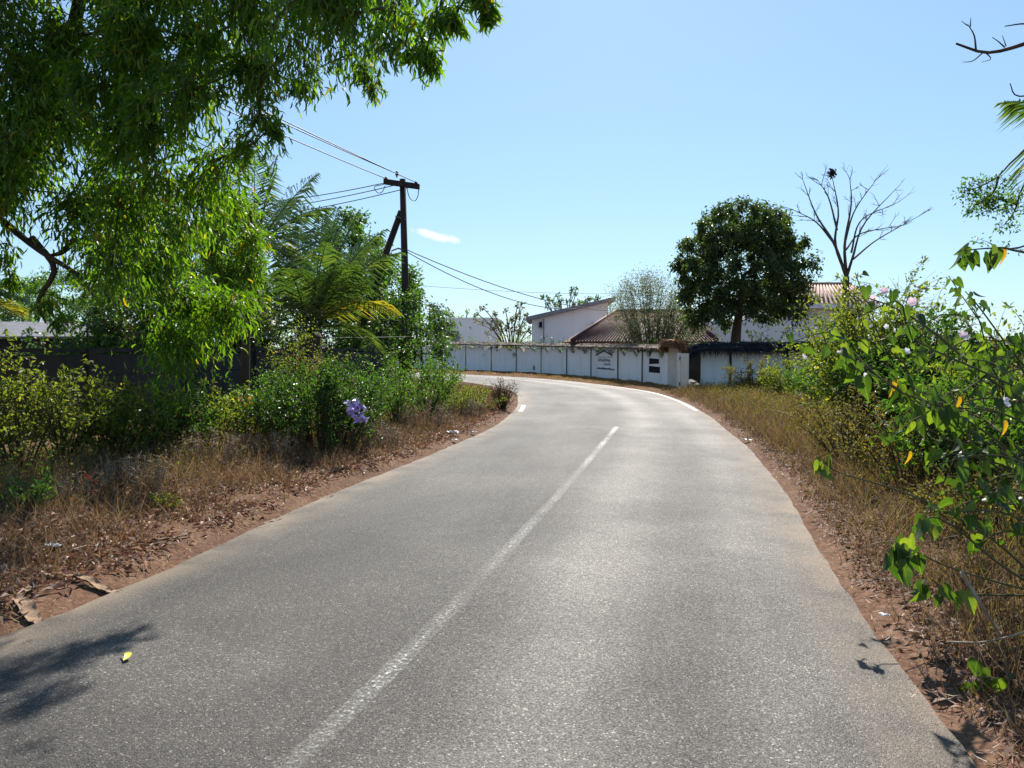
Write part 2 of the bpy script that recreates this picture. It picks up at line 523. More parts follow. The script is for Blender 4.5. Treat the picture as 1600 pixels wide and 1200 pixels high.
M['tile_dark'] = tile_mat("weathered_clay_tile", (.085, .034, .030), (.19, .085, .072))
M['tile_red'] = tile_mat("red_clay_tile", (.20, .105, .085), (.40, .25, .20))


def asphalt():
    t = NT("worn_asphalt")
    uv = t.new("ShaderNodeUVMap").outputs[0]
    sx = t.new("ShaderNodeSeparateXYZ"); t.link(uv, sx.inputs[0])
    u = sx.outputs[0]
    mp = t.new("ShaderNodeMapping"); mp.inputs["Scale"].default_value = (1.0, 0.22, 1.0); t.link(uv, mp.inputs[0])
    streak = t.noise(mp.outputs[0], 1.1, 5.0, 0.6)
    patch = t.noise(uv, 0.45, 4.0, 0.6)
    fine = t.noise(uv, 28.0, 4.0, 0.7)
    chips = t.new("ShaderNodeSeparateColor"); t.link(t.voro(uv, 135.0), chips.inputs[0])
    chipd = t.voro(uv, 135.0, "Distance")
    # polished wheel tracks: paler stone shows through
    def track(c, w):
        return t.math('POWER', 2.718, t.math('MULTIPLY', t.math('POWER', t.math('DIVIDE', t.math('SUBTRACT', u, c), w), 2.0), -1.0))
    tr = t.math('ADD', t.math('ADD', track(0.75, .42), track(1.95, .38)), t.math('MULTIPLY', t.math('ADD', track(-0.75, .4), track(-1.9, .4)), 0.25))
    mp2 = t.new("ShaderNodeMapping"); mp2.inputs["Scale"].default_value = (5.0, 0.10, 1.0); t.link(uv, mp2.inputs[0])
    drag = t.noise(mp2.outputs[0], 1.6, 5.0, 0.6)
    lane = t.math('MULTIPLY', t.ramp(t.math('MULTIPLY_ADD', u, 0.2, 0.5), [(0.40, 0.0), (0.60, 1.0)]), 0.10)
    tone = t.math('ADD', t.math('ADD', t.math('MULTIPLY', t.math('MULTIPLY', tr, patch), 0.34), lane), t.math('MULTIPLY_ADD', streak, 0.45, t.math('MULTIPLY_ADD', patch, 0.72, t.math('MULTIPLY_ADD', drag, 0.16, -0.25))))
    base = t.ramp(tone, [(0.30, (.030, .0268, .0236)), (0.52, (.061, .0545, .0478)), (0.82, (.145, .131, .115))])
    stone = t.ramp(chips.outputs[0], [(0.0, .35), (0.45, .80), (0.80, 1.15), (0.94, 1.7), (1.0, 4.2)])
    c = t.mix(0.85, base, stone, 'MULTIPLY')
    c = t.mix(0.6, c, t.ramp(fine, [(0.3, .62), (0.7, 1.35)]), 'MULTIPLY')
    dust = t.math('MULTIPLY', t.math('SMOOTH_MIN', t.math('MULTIPLY_ADD', t.math('ABSOLUTE', u), 2.0, -4.1), 1.0, 0.3), t.ramp(t.noise(uv, 2.2, 6.0), [(0.3, 0.1), (0.62, 1.0)]), clamp=True)
    c = t.mix(t.math('MULTIPLY', dust, 0.75), c, (.25, .185, .125))
    t.set(Base_Color=c, Roughness=t.math('SUBTRACT', t.math('MULTIPLY_ADD', chips.outputs[1], 0.25, t.math('MULTIPLY_ADD', streak, 0.25, 0.50)), t.math('MULTIPLY', t.math('MULTIPLY', tr, patch), 0.10)), Specular_IOR_Level=0.30)
    h = t.math('MULTIPLY_ADD', t.math('SUBTRACT', 1.0, chipd), t.math('MULTIPLY_ADD', chips.outputs[2], 0.8, 0.4), t.math('MULTIPLY', fine, 1.2))
    t.bump(h, 0.75, 0.0045)
    return t.m


M['asphalt'] = asphalt()


def worn_paint(name, keep, tint=(.60, .58, .53)):
    t = NT(name); uv = t.new("ShaderNodeUVMap").outputs[0]
    sx = t.new("ShaderNodeSeparateXYZ"); t.link(uv, sx.inputs[0])
    n = t.noise(uv, 38.0, 8.0, 0.8); big = t.noise(uv, 0.55, 3.0)
    rag = t.math('MULTIPLY', t.math('ABSOLUTE', t.math('SUBTRACT', sx.outputs[0], 3.3)), 1.2)
    near = t.ramp(t.math('MULTIPLY', sx.outputs[1], 0.06), [(0.15, 0.045), (0.62, -0.05)]) if name == "worn_road_paint" else t.math('ADD', 0.0, 0.0)
    wear = t.math('ADD', t.math('ADD', t.math('ADD', t.math('MULTIPLY', n, 1.15), t.math('MULTIPLY', big, 0.5)), rag), near)
    a = t.ramp(wear, [(keep, 0.95), (keep + 0.05, 0.22), (keep + 0.25, 0.0)])
    t.set(Base_Color=t.ramp(t.noise(uv, 40.0), [(0.3, tuple(q * .75 for q in tint)), (0.7, tint)]), Roughness=0.6)
    tr = t.new("ShaderNodeBsdfTransparent"); mx = t.new("ShaderNodeMixShader")
    t.link(a, mx.inputs[0]); t.link(tr.outputs[0], mx.inputs[1]); t.link(t.b.outputs[0], mx.inputs[2]); t.link(mx.outputs[0], t.out.inputs[0])
    return t.m


M['line'] = worn_paint("worn_road_paint", 0.755, (.40, .385, .35))
M['edge_line'] = worn_paint("edge_road_paint", 0.92, (.70, .68, .63))


def soil():
    t = NT("dry_soil"); c = t.coord("Object")
    a = t.noise(c, 0.7, 6.0, 0.6); b = t.noise(c, 9.0, 6.0, 0.7); v = t.voro(c, 45.0)
    sp = t.new("ShaderNodeSeparateColor"); t.link(v, sp.inputs[0])
    base = t.ramp(t.math('MULTIPLY_ADD', a, 0.55, t.math('MULTIPLY', b, 0.45)), [(0.3, (.070, .036, .022)), (0.5, (.135, .074, .046)), (0.72, (.23, .145, .092))])
    t.set(Base_Color=t.mix(0.5, base, t.ramp(sp.outputs[0], [(0, .55), (.6, 1.0), (1, 1.7)]), 'MULTIPLY'), Roughness=0.95, Specular_IOR_Level=0.1)
    t.bump(t.math('ADD', b, t.math('MULTIPLY', sp.outputs[1], 0.4)), 0.8, 0.03)
    return t.m


M['soil'] = soil()
t_ = NT("far_hill_scrub"); c_ = t_.coord("Object")
t_.set(Base_Color=t_.ramp(t_.noise(c_, 0.02, 6.0), [(0.3, (.05, .075, .06)), (0.7, (.09, .11, .08))]), Roughness=1.0); M['hill'] = t_.m
t_ = NT("lilac_wrapper"); c_ = t_.coord("Object")
t_.set(Base_Color=t_.ramp(t_.noise(c_, 6.0, 3.0), [(0.42, (.50, .36, .72)), (0.52, (.62, .52, .80)), (0.60, (.66, .64, .70))]), Roughness=0.35); M['lilac'] = t_.m
t_ = NT("yellow_fallen_leaf"); c_ = t_.coord("Object")
t_.set(Base_Color=t_.ramp(t_.noise(c_, 30.0, 3.0), [(0.3, (.62, .52, .04)), (0.7, (.75, .66, .10))]), Roughness=0.5); M['yellow_leaf'] = t_.m
#STRUCTURE
# ------------------------------------------------------------------ road and ground
outer_px = [(1530, 1200), (1385, 1010), (1280, 850), (1200, 730), (1143, 675), (1090, 637), (1045, 618), (1000, 608), (920, 598), (830, 590), (700, 583.5)]
inner_px = [(0, 985), (200, 910), (440, 800), (600, 735), (700, 696), (768, 666), (806, 636)]
outer = np.array([[-1.4, -12, 0], [0.35, -4.0, 0]] + [G(*p) for p in outer_px] + [[-16, 62, 0], [-45, 82, 0], [-110, 120, 0]])
inner = np.array([[-7.6, -12, 0], [-5.3, -4.0, 0]] + [G(*p) for p in inner_px])
outer_s = smooth_path(outer, 420)
# beyond the bend the inner edge keeps the road's width from the outer edge
tg = nrm(np.gradient(outer_s, axis=0)); nl = np.stack([-tg[:, 1], tg[:, 0], 0 * tg[:, 0]], 1)
far = [outer_s[i] + nl[i] * 5.3 for i in range(len(outer_s)) if outer_s[i][1] > 33.5]
inner_s = smooth_path(np.concatenate([inner, [[0.15, 28.5, 0]], far[::18]]), 420)


def resample(p, n):
    d = np.concatenate([[0], np.cumsum(np.linalg.norm(np.diff(p, axis=0), axis=1))])
    q = np.linspace(0, d[-1], n)
    return np.stack([np.interp(q, d, p[:, k]) for k in range(3)], 1)


NR = 900
mid0 = resample(outer_s, NR)
# pair every outer sample with the nearest inner sample
ji = np.maximum.accumulate(np.argmin(((mid0[:, None, :2] - inner_s[None, :, :2]) ** 2).sum(2), axis=1))
inn = inner_s[ji]
ker = np.ones(15) / 15
for k in range(2):
    inn[:, k] = np.convolve(np.pad(inn[:, k], 7, mode='edge'), ker, 'valid')
cen = (mid0 + inn) / 2
hw = np.linalg.norm(mid0 - inn, axis=1) / 2
ct = nrm(np.gradient(cen, axis=0)); cn = np.stack([ct[:, 1], -ct[:, 0], 0 * ct[:, 0]], 1)      # to the right
arc = np.concatenate([[0], np.cumsum(np.linalg.norm(np.diff(cen, axis=0), axis=1))])


def lateral_exact(x, y):
    """distance outside the road edge (negative on the road) and the side (+1 right)"""
    q = np.stack([np.ravel(x), np.ravel(y)], 1)
    s = np.empty(len(q)); side = np.empty(len(q))
    for a in range(0, len(q), 20000):
        b = q[a:a + 20000]
        d2 = ((b[:, None] - cen[None, :, :2]) ** 2).sum(2)
        i = d2.argmin(1)
        l = ((b - cen[i, :2]) * cn[i, :2]).sum(1)
        s[a:a + 20000] = np.sqrt(d2[np.arange(len(b)), i]) - hw[i]
        side[a:a + 20000] = np.sign(l)
    return s.reshape(np.shape(x)), side.reshape(np.shape(x))


cen_f = (cen, cn, hw)
LX, LY = np.arange(-14, 18.01, .1), np.arange(-3, 64.01, .1)
cen, cn, hw = cen[::3], cn[::3], hw[::3]
_g = np.meshgrid(LX, LY)
_s, _d = lateral_exact(_g[0], _g[1])


def lateral(x, y):
    x = np.asarray(x, float); y = np.asarray(y, float)
    inside = (x > -13.9) & (x < 17.8) & (y > -2.9) & (y < 63.8)
    fx = np.clip((x + 14) / .1, 0, len(LX) - 2.001); fy = np.clip((y + 3) / .1, 0, len(LY) - 2.001)
    i, j = fx.astype(int), fy.astype(int); a, b = fx - i, fy - j
    s = _s[j, i] * (1 - a) * (1 - b) + _s[j, i + 1] * a * (1 - b) + _s[j + 1, i] * (1 - a) * b + _s[j + 1, i + 1] * a * b
    sd = _d[j, i].copy() if np.ndim(x) else _d[j, i]
    if not np.all(inside):
        o = ~inside
        s2, d2 = lateral_exact(x[o], y[o]); s = np.where(inside, s, 0.0); s[o] = s2; sd[o] = d2
    return s, sd


def sst(a, b, x):
    t = np.clip((x - a) / (b - a), 0, 1); return t * t * (3 - 2 * t)


def wob(x, y, f, ph=0.0):
    return (np.sin(x * f + 1.3 * np.sin(y * f * .7 + ph)) + np.sin(y * f * 1.27 + 1.7 * np.sin(x * f * .6 + ph * 2))) * 0.5


def ground_z(x, y):
    x = np.asarray(x, float); y = np.asarray(y, float)
    s, side = lateral(x, y)
    s = s + 0.02 * wob(x, y, 5.1)
    z = -0.07 + 0.075 * sst(0.0, 0.3, s) + 0.05 * sst(0.4, 1.8, s) * (1 + wob(x, y, 2.3)) + 0.012 * sst(0.1, .5, s) * wob(x, y, 17.0)
    return z + np.where(side < 0, 0.10, 0.05) * sst(0.8, 3.0, s)


def axis_pts(lo, hi, step, ends_lo, ends_hi):
    a = list(np.arange(lo, hi, step))
    return np.array(sorted(ends_lo) + a + sorted(ends_hi))


xs = axis_pts(-11, 12, 0.15, [-1500, -700, -300, -150, -80, -50, -35, -26, -20, -17, -15, -13.5, -12.2], [12.8, 14, 16, 19, 23, 28, 36, 50, 80, 150, 300, 700, 1500])
ys = axis_pts(1.5, 27, 0.15, [-1200, -500, -200, -80, -40, -20, -10, -6, -3, -1, .5], list(np.arange(27, 58, 0.6)) + [60, 64, 70, 78, 90, 110, 140, 200, 300, 500, 900, 1600, 3000])
gx, gy = np.meshgrid(xs, ys)
gz = ground_z(gx, gy)
cen, cn, hw = cen_f
V = np.stack([gx.ravel(), gy.ravel(), gz.ravel()], 1)
nx, ny = len(xs), len(ys)
ii = (np.arange(ny - 1)[:, None] * nx + np.arange(nx - 1)[None]).ravel()
Fq = np.stack([ii, ii + 1, ii + nx + 1, ii + nx], 1)
ob("ground", V, Fq, M['soil'], smooth=True, kind="structure")

NC = 13
us = np.linspace(-1, 1, NC)
jit = 0.014 * np.sin(arc * 1.3) + 0.007 * np.sin(arc * 6.7 + 1) + 0.006 * np.sin(arc * 13.0)
jit2 = 0.014 * np.sin(arc * 1.1 + 2) + 0.008 * np.sin(arc * 6.9) + 0.006 * np.sin(arc * 14.0)
RV, RU = [], []
for i in range(NR):
    for u in us:
        w = hw[i] * u + (jit[i] if u == 1 else 0) + (jit2[i] if u == -1 else 0)
        p = cen[i] + cn[i] * w
        RV.append([p[0], p[1], 0.012 - 0.045 * u * u]); RU.append([w, arc[i]])
ii = (np.arange(NR - 1)[:, None] * NC + np.arange(NC - 1)[None]).ravel()
road = ob("road", RV, np.stack([ii, ii + 1, ii + NC + 1, ii + NC], 1), M['asphalt'], smooth=True, uv=np.array(RU), kind="structure")


def road_z(x, y):
    q = np.array([x, y]); i = ((cen[:, :2] - q) ** 2).sum(1).argmin()
    u = ((q - cen[i, :2]) * cn[i, :2]).sum() / hw[i]
    return 0.012 - 0.045 * u * u


def road_strip(name, path, width, mat):
    p = np.asarray(path, float); t = nrm(np.gradient(p, axis=0)); n = np.stack([t[:, 1], -t[:, 0], 0 * t[:, 0]], 1)
    d = np.concatenate([[0], np.cumsum(np.linalg.norm(np.diff(p, axis=0), axis=1))])
    V, U = [], []
    for i in range(len(p)):
        for u in (-.5, 0, .5):
            q = p[i] + n[i] * u * width
            V.append([q[0], q[1], road_z(q[0], q[1]) + 0.0045]); U.append([u * width + 3.3, d[i]])
    ii = (np.arange(len(p) - 1)[:, None] * 3 + np.arange(2)[None]).ravel()
    return ob(name, V, np.stack([ii, ii + 1, ii + 4, ii + 3], 1), mat, road, uv=np.array(U))


cl = smooth_path([G(300, 1330), G(455, 1200), G(640, 1022), G(800, 853), G(900, 744), G(964, 668)], 80)
road_strip("centre_line", cl, 0.115, M['line'])
oe = [outer_s[i] + nl[i] * 0.13 for i in range(len(outer_s)) if 20.5 < outer_s[i][1] < 49 or (outer_s[i][1] >= 49 and outer_s[i][0] > -8)]
road_strip("edge_line", oe, 0.11, M['edge_line'])
ie = [inn[i] + cn[i] * 0.2 for i in range(NR) if 20.2 < inn[i][1] < 22.6]
road_strip("edge_line", ie, 0.12, M['edge_line'])


def spot(px, py, rx, ry, ang):
    c = G(px, py); n = 14
    a = np.linspace(0, 2 * math.pi, n, endpoint=False)
    r = 1 + 0.12 * np.sin(3 * a + px) + 0.06 * np.sin(5 * a)
    x, y = rx * r * np.cos(a), ry * r * np.sin(a)
    X = c[0] + x * math.cos(ang) - y * math.sin(ang); Y = c[1] + x * math.sin(ang) + y * math.cos(ang)
    V = [[c[0], c[1], road_z(c[0], c[1]) + .005]] + [[X[k], Y[k], road_z(X[k], Y[k]) + .005] for k in range(n)]
    U = np.array([[v[0], v[1]] for v in V])
    ob("pale_spot", V, [[0, 1 + k, 1 + (k + 1) % n] for k in range(n)], M['spot'], road, uv=U)


M['spot'] = worn_paint("pale_resin_spot", 0.80, (.27, .25, .21))
spot(983, 1048, .055, .05, .2); spot(1085, 1100, .042, .045, 0); spot(588, 862, .05, .06, 0); spot(585, 893, .05, .06, 0); spot(1132, 900, .025, .03, 0)

# far ridge on the horizon
hx = np.linspace(-1500, 2200, 90)
hz = 12 + 22 * np.clip(np.sin(hx * .0021 + .4), 0, 1) + 7 * np.sin(hx * .011) + 4 * np.sin(hx * .031)
V = np.concatenate([np.stack([hx, 0 * hx + 2600, 0 * hx - 3], 1), np.stack([hx, 0 * hx + 2750, np.maximum(hz, 3)], 1), np.stack([hx, 0 * hx + 2950, 0 * hx - 3], 1)])
n = len(hx); i = np.arange(n - 1)
ob("hills", V, np.concatenate([np.stack([i, i + 1, n + i + 1, n + i], 1), np.stack([n + i, n + i + 1, 2 * n + i + 1, 2 * n + i], 1)]), M['hill'], smooth=True, kind="structure")


# ------------------------------------------------------------------ walls
def straw(mb, a, b, n, length, width, spread=0.5, down=1.0, side=None):
    """loose strands hanging from the line a-b"""
    t = rng.random(n)[:, None]
    pos = a + (b - a) * t + rng.normal(size=(n, 3)) * np.array([.03, .03, .03])
    d = nrm(np.array([0, 0, -down]) + rng.normal(size=(n, 3)) * spread + (0 if side is None else side))
    mb.add(*scatter(BLADE, pos, d, unit_rand(n), length * rng.uniform(.5, 1.3, n), width / length))


def thatch_run(parent, pts, zs, half, drop, mats, strands, length, ragged=0.05):
    """a small ridged thatch cap following the polyline, plus its loose straw"""
    pts = np.asarray(pts, float)
    p = resample(np.stack([pts[:, 0], pts[:, 1], zs], 1), max(8, int(np.linalg.norm(np.diff(pts[:, :2], axis=0), axis=1).sum() / .35)))
    t = nrm(np.gradient(p, axis=0)); n = nrm(np.stack([t[:, 1], -t[:, 0], 0 * t[:, 0]], 1))
    prof = [(-1, -1), (-.55, -.42), (0, 0), (.55, -.42), (1, -1), (.9, -1.35), (0, -.75), (-.9, -1.35)]
    V = []
    for i in range(len(p)):
        for a, b in prof:
            q = p[i] + n[i] * a * half + np.array([0, 0, b * drop]) + rng.normal(size=3) * ragged * np.array([.6, .6, .45])
            V.append(q)
    k = len(prof); Q = []
    for i in range(len(p) - 1):
        for j in range(k):
            Q.append([i * k + j, i * k + (j + 1) % k, (i + 1) * k + (j + 1) % k, (i + 1) * k + j])
    F = np.concatenate([quads(Q), [[0, j, j + 1] for j in range(1, k - 1)], [[(len(p) - 1) * k, (len(p) - 1) * k + j + 1, (len(p) - 1) * k + j] for j in range(1, k - 1)]])
    cap = ob("thatch_cap", V, F, M[mats], parent)
    mb = MB()
    for i in range(len(p) - 1):
        m = max(1, strands // (len(p) - 1))
        for sgn in (-1, 1):
            off = n[i] * sgn * half * .93 + np.array([0, 0, -drop * .95])
            straw(mb, p[i] + off, p[i + 1] + off, m, length, .022, .35, 1.0, n[i] * sgn * .5)
            o2 = n[i] * sgn * half * .4 + np.array([0, 0, -drop * .2])
            straw(mb, p[i] + o2, p[i + 1] + o2, m, length * 1.2, .02, .25, .35, n[i] * sgn)
    ob("loose_straw", *mb.vf(), M[mats], cap, kind="stuff")


# the long pale wall on the outside of the bend
wpx = [(689, 579), (728, 580.3), (768, 581.8), (807, 583.4), (846, 585.4), (886, 588), (924, 591.2), (966, 595.5), (1004, 600), (1043, 605)]
wb = np.array([G(*p) for p in wpx])
wb = np.concatenate([[wb[0] + (wb[0] - wb[1]) * k for k in (2, 1)], wb])       # two more bays behind the bushes
wall_a = thing("boundary_wall", "long pale grey wall with wavy top and thatch cap along the outside of the bend", "wall", wb[6])
top_y = np.interp(np.arange(len(wb)), [0, 2, 11], [533, 534, 538.5])
ridge = np.array([P(800, top_y[i], wb[i][1])[2] for i in range(len(wb))])
ztop = ridge - 0.41
for i in range(len(wb) - 1):
    a, b = wb[i], wb[i + 1]
    t = nrm(b - a); nrmv = np.array([-t[1], t[0], 0]); nrmv = nrmv * (1 if nrmv[1] > 0 else -1)
    m = 25; k = np.linspace(0, 1, m)
    dip = 0.25 * np.clip(np.cos((k * 2 - .5) * 2 * math.pi), 0, 1) ** 0.8
    bot = a + (b - a) * (k * .985 + .0075)[:, None]; top = bot.copy(); bot[:, 2] = -.1
    top[:, 2] = ztop[i] + (ztop[i + 1] - ztop[i]) * k - dip + .04
    pan = ob("panel", *strip_slab(bot, top, nrmv * .14), M['wall_panel'], wall_a)
    rim = top + nrmv * .05
    ob("coping", *tube(rim + [0, 0, .012], .035, 5), M['coping'], pan, smooth=True)
    if i >= 2 or True:
        pp = np.array([a - nrmv * .03 + [0, 0, -.05], a - nrmv * .045 + t * .02 + [0, 0, .9], a - nrmv * .03 + [0, 0, ridge[i] - .2]])
        ob("post", *tube(smooth_path(pp, 6), [.03, .028, .027, .026, .025, .024], 6), M['bamboo'], wall_a, smooth=True)
    if i in (2, 5):
        q = a + (b - a) * (.68 if i == 2 else .72) - nrmv * .03
        ob("vent", *box(q + [0, 0, .42], (.16, .03, .28), math.atan2(t[1], t[0])), M['roof_fascia'], pan)
    if i == 8:                                     # painted emblem: small roof over faded lettering
        def on(u, z): return a + (b - a) * u + np.array([0, 0, z]) - nrmv * .012
        zc = ztop[i]
        for (u0, z0), (u1, z1) in (((.18, zc - .27), (.5, zc - .02)), ((.5, zc - .02), (.80, zc - .26))):
            A, B = on(u0, z0), on(u1, z1)
            ob("emblem_roof", *prism([A, B, B + [0, 0, .09], A + [0, 0, .06]], -nrmv * .02), M['ink_dark'], pan)
        mbp = MB()
        mbp.add(*prism([on(.28, zc - .33), on(.78, zc - .33), on(.78, zc - .30), on(.28, zc - .30)], -nrmv * .006))
        for r_, (u0, u1, z0, hh, cnt) in enumerate(((.27, .74, zc - .56, .15, 6), (.50, .74, zc - .74, .09, 5))):
            for q in range(cnt):
                c0 = u0 + (u1 - u0) * q / cnt; c1 = c0 + (u1 - u0) / cnt * .72; dz = .02 * math.sin(q * 2.3)
                lw = (c1 - c0) * .3
                for e0, e1, y0, y1 in ((c0, c0 + lw, 0, 1), (c1 - lw, c1, .0, .8 + .2 * (q % 2)), (c0, c1, .42, .58), (c0, c1, .84, 1.0)):
                    mbp.add(*prism([on(e0, z0 + hh * y0 + dz), on(e1, z0 + hh * y0 + dz), on(e1, z0 + hh * y1 + dz), on(e0, z0 + hh * y1 + dz)], -nrmv * .006))
        ob("faded_lettering", *mbp.vf(), M['ink'], pan)
        mbp = MB()
        for q in range(11):
            u0 = .24 + q * .058; hh = .075 + .03 * (q == 3) + .015 * math.sin(q * 1.9)
            z0 = zc - .97 - .02 * (q > 8)
            lw = .016
            for e0, e1, y0, y1 in ((u0, u0 + lw, 0, 1), (u0, u0 + .047, 0, .28), (u0 + .047 - lw, u0 + .047, .0, .9), (u0, u0 + .047, .7, .98)):
                mbp.add(*prism([on(e0, z0 + hh * y0), on(e1, z0 + hh * y0), on(e1, z0 + hh * y1), on(e0, z0 + hh * y1)], -nrmv * .006))
        ob("small_lettering", *mbp.vf(), M['ink_dark'], pan)
    if i == 10:                                    # two dark openings
        for (z0, z1, u0, u1, sl) in ((.95, 1.22, .29, .67, .05), (.58, .87, .28, .71, 0)):
            A = [a + (b - a) * u + np.array([0, 0, z]) - nrmv * .008 for u, z in ((u0, z0), (u1, z0 + sl), (u1, z1 - .02), (u0, z1))]
            ob("dark_opening", *prism(A, -nrmv * .012), M['dark_glass'], pan)
thatch_run(wall_a, wb, ridge, .42, .15, 'thatch', 2600, .12, .035)

# gateway at the end of that wall
e = wb[-1]
tdir = nrm(wb[-1] - wb[-2])
gate_b = G(1066, 610)
gate = thing("gateway", "narrow cream gateway with open door leaf and tufted thatch hood", "gateway", gate_b)
px0 = P(1044, 606, e[1] - .1); px1 = P(1059, 608, e[1] - .9)
pill = np.array([[px0[0], px0[1], -.1], [px1[0], px1[1], -.1]])
back = np.array([.35, 1.3, 0])
zt = P(1050, 546, e[1])[2]
ob("pillar", *prism([pill[0], pill[1], [pill[1][0], pill[1][1], zt], [(pill[0][0] + pill[1][0]) / 2, (pill[0][1] + pill[1][1]) / 2, zt + .30], [pill[0][0], pill[0][1], zt + .02]], back), M['cream'], gate)
d0, d1 = G(1057, 609), G(1074, 612)
dz = P(1062, 552, d0[1])[2]
dn = nrm(np.cross(d1 - d0, [0, 0, 1])) * -.05
door = ob("door", *prism([d0 + [0, 0, .05], d1 + [0, 0, .05], d1 + [0, 0, dz], d0 + [0, 0, dz]], dn), M['door'], gate)
dd = nrm(d1 - d0); L_ = np.linalg.norm(d1 - d0)
fr = -nrm(dn) * .02
ob("door_bar", *prism([d0 + dd * L_ * .30 + fr + [0, 0, .25], d0 + dd * L_ * .36 + fr + [0, 0, .25], d0 + dd * L_ * .36 + fr + [0, 0, dz - .1], d0 + dd * L_ * .30 + fr + [0, 0, dz - .1]], -fr * .8), M['coping'], door)
for z_ in (.25, dz - .2):
    ob("hinge", *prism([d0 + dd * L_ * .31 + fr * 1.6 + [0, 0, z_ - .07], d0 + dd * L_ * .38 + fr * 1.6 + [0, 0, z_ - .07], d0 + dd * L_ * .38 + fr * 1.6 + [0, 0, z_ + .07], d0 + dd * L_ * .31 + fr * 1.6 + [0, 0, z_ + .07]], -fr * .5), M['bamboo'], door)
hc = (pill[0] + pill[1]) / 2
hood_pts = np.array([hc + [-.25, -.55, 0], hc + [.05, .2, 0], hc + [.5, 1.4, 0]])
thatch_run(gate, hood_pts, np.array([zt + .40, zt + .42, zt + .38]), .38, .26, 'thatch_brown', 600, .26)
bw = P(1083, 600, e[1] + 2.4)
ob("passage_dark_panel", *box([bw[0] + .1, bw[1], .8], (1.3, .15, 1.8), -.2), M['dark_fill'], gate)  # dark panel stands in for the shaded passage interior
for k, (qx, qz, s_) in enumerate(((1080, 596, .26), (1085, 592, .34), (1089, 600, .2))):
    c_ = G(1084, 606) + [(-.2, .5, 0), (.05, .9, 0), (.25, .3, 0)][k]
    import bmesh
    bm = bmesh.new(); bmesh.ops.create_icosphere(bm, subdivisions=2, radius=1)
    Vs = np.array([v.co[:] for v in bm.verts]); Fs = np.array([[v.index for v in f.verts] for f in bm.faces]); bm.free()
    Vs = Vs * (1 + .22 * np.sin(Vs[:, :1] * 3 + k) * np.sin(Vs[:, 1:2] * 4)) * [s_, s_ * .8, s_ * .6] + c_ + [0, 0, s_ * .35]
    ob_solo("garden_stone", Vs, Fs, M['stone'], ["small grey stone nearest the gateway door leaf", "largest pale stone in the gateway passage", "small stone against the foot of the right wall end"][k], "stone", "stones in the gateway")

# the wall to the right of the gateway
w2 = np.array([[7.45, 30.0, 0], [8.55, 29.9, 0], [10.7, 29.7, 0], [13.2, 29.5, 0], [15.7, 29.2, 0], [18.2, 28.8, 0], [20.7, 28.3, 0], [24.0, 27.4, 0]])
wall_b = thing("boundary_wall", "white wall with black fibre thatch cap right of the gateway under the round tree", "wall", w2[2])
rz2 = np.array([P(800, 534.5, p[1])[2] for p in w2])
for i in range(len(w2) - 1):
    a, b = w2[i], w2[i + 1]; t = nrm(b - a); nv = np.array([-t[1], t[0], 0]); nv *= np.sign(nv[1])
    m = 17; k = np.linspace(0, 1, m)
    bot = a + (b - a) * (k * .99 + .005)[:, None]; top = bot.copy(); bot[:, 2] = -.1
    top[:, 2] = rz2[i] - .30 - (0.16 * np.clip(np.sin(k * math.pi), 0, 1) if i else 0)
    pan = ob("panel", *strip_slab(bot, top, nv * .16), M['wall_white'], wall_b)
    ob("coping", *tube(top + nv * .06 + [0, 0, .012], .04, 5), M['coping'], pan, smooth=True)
    if i:
        ob("post", *tube([a - nv * .04, a - nv * .05 + t * .03 + [0, 0, .9], a - nv * .04 + [0, 0, rz2[i] - .2]], .045, 6), M['bamboo'], wall_b, smooth=True)
wa_ = np.concatenate([[w2[0] + [-.45, .1, 0]], w2])
thatch_run(wall_b, wa_, np.concatenate([[rz2[0] - .22], rz2]), .55, .24, 'thatch_dark', 3000, .34, .06)

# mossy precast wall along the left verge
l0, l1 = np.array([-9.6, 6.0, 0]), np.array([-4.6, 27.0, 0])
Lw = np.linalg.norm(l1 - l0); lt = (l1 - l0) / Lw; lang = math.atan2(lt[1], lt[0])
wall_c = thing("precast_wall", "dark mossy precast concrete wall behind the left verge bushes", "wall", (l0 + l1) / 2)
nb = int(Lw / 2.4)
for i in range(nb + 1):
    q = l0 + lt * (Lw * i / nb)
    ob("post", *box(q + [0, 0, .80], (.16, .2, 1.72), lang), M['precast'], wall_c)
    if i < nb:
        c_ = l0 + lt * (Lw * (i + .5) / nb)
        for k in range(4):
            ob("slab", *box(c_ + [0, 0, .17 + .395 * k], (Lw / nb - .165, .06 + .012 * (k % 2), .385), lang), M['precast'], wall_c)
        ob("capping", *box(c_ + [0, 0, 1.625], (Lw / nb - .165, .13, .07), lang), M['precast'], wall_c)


# ------------------------------------------------------------------ houses behind the walls
def pt(px, py, d): return P(px, py, d)


def hip_tiles(roof_obj, A, B, C, D, pitch, mat, rad=.055):
    """ribs of half-round tiles running down the slope between eave A-B and ridge D-C"""
    n = max(3, int(np.linalg.norm(B - A) / pitch)); mb = MB()
    nr = nrm(np.cross(B - A, D - A))
    if nr[2] < 0: nr = -nr
    for k in range(n + 1):
        u = k / n
        lo = A + (B - A) * u; hi = D + (C - D) * u
        # true slope direction: run straight up from the eave, clipped by the hips
        mb.add(*tube([lo + nr * .02, (lo + hi) / 2 + nr * .02, hi + nr * .02], rad, 5))
    ob("tile_ribs", *mb.vf(), mat, roof_obj, smooth=True, kind="stuff")


def slab4(A, B, C, D, th):
    nr = nrm(np.cross(B - A, D - A))
    if nr[2] < 0: nr = -nr
    return prism([A, B, C, D], -nr * th)


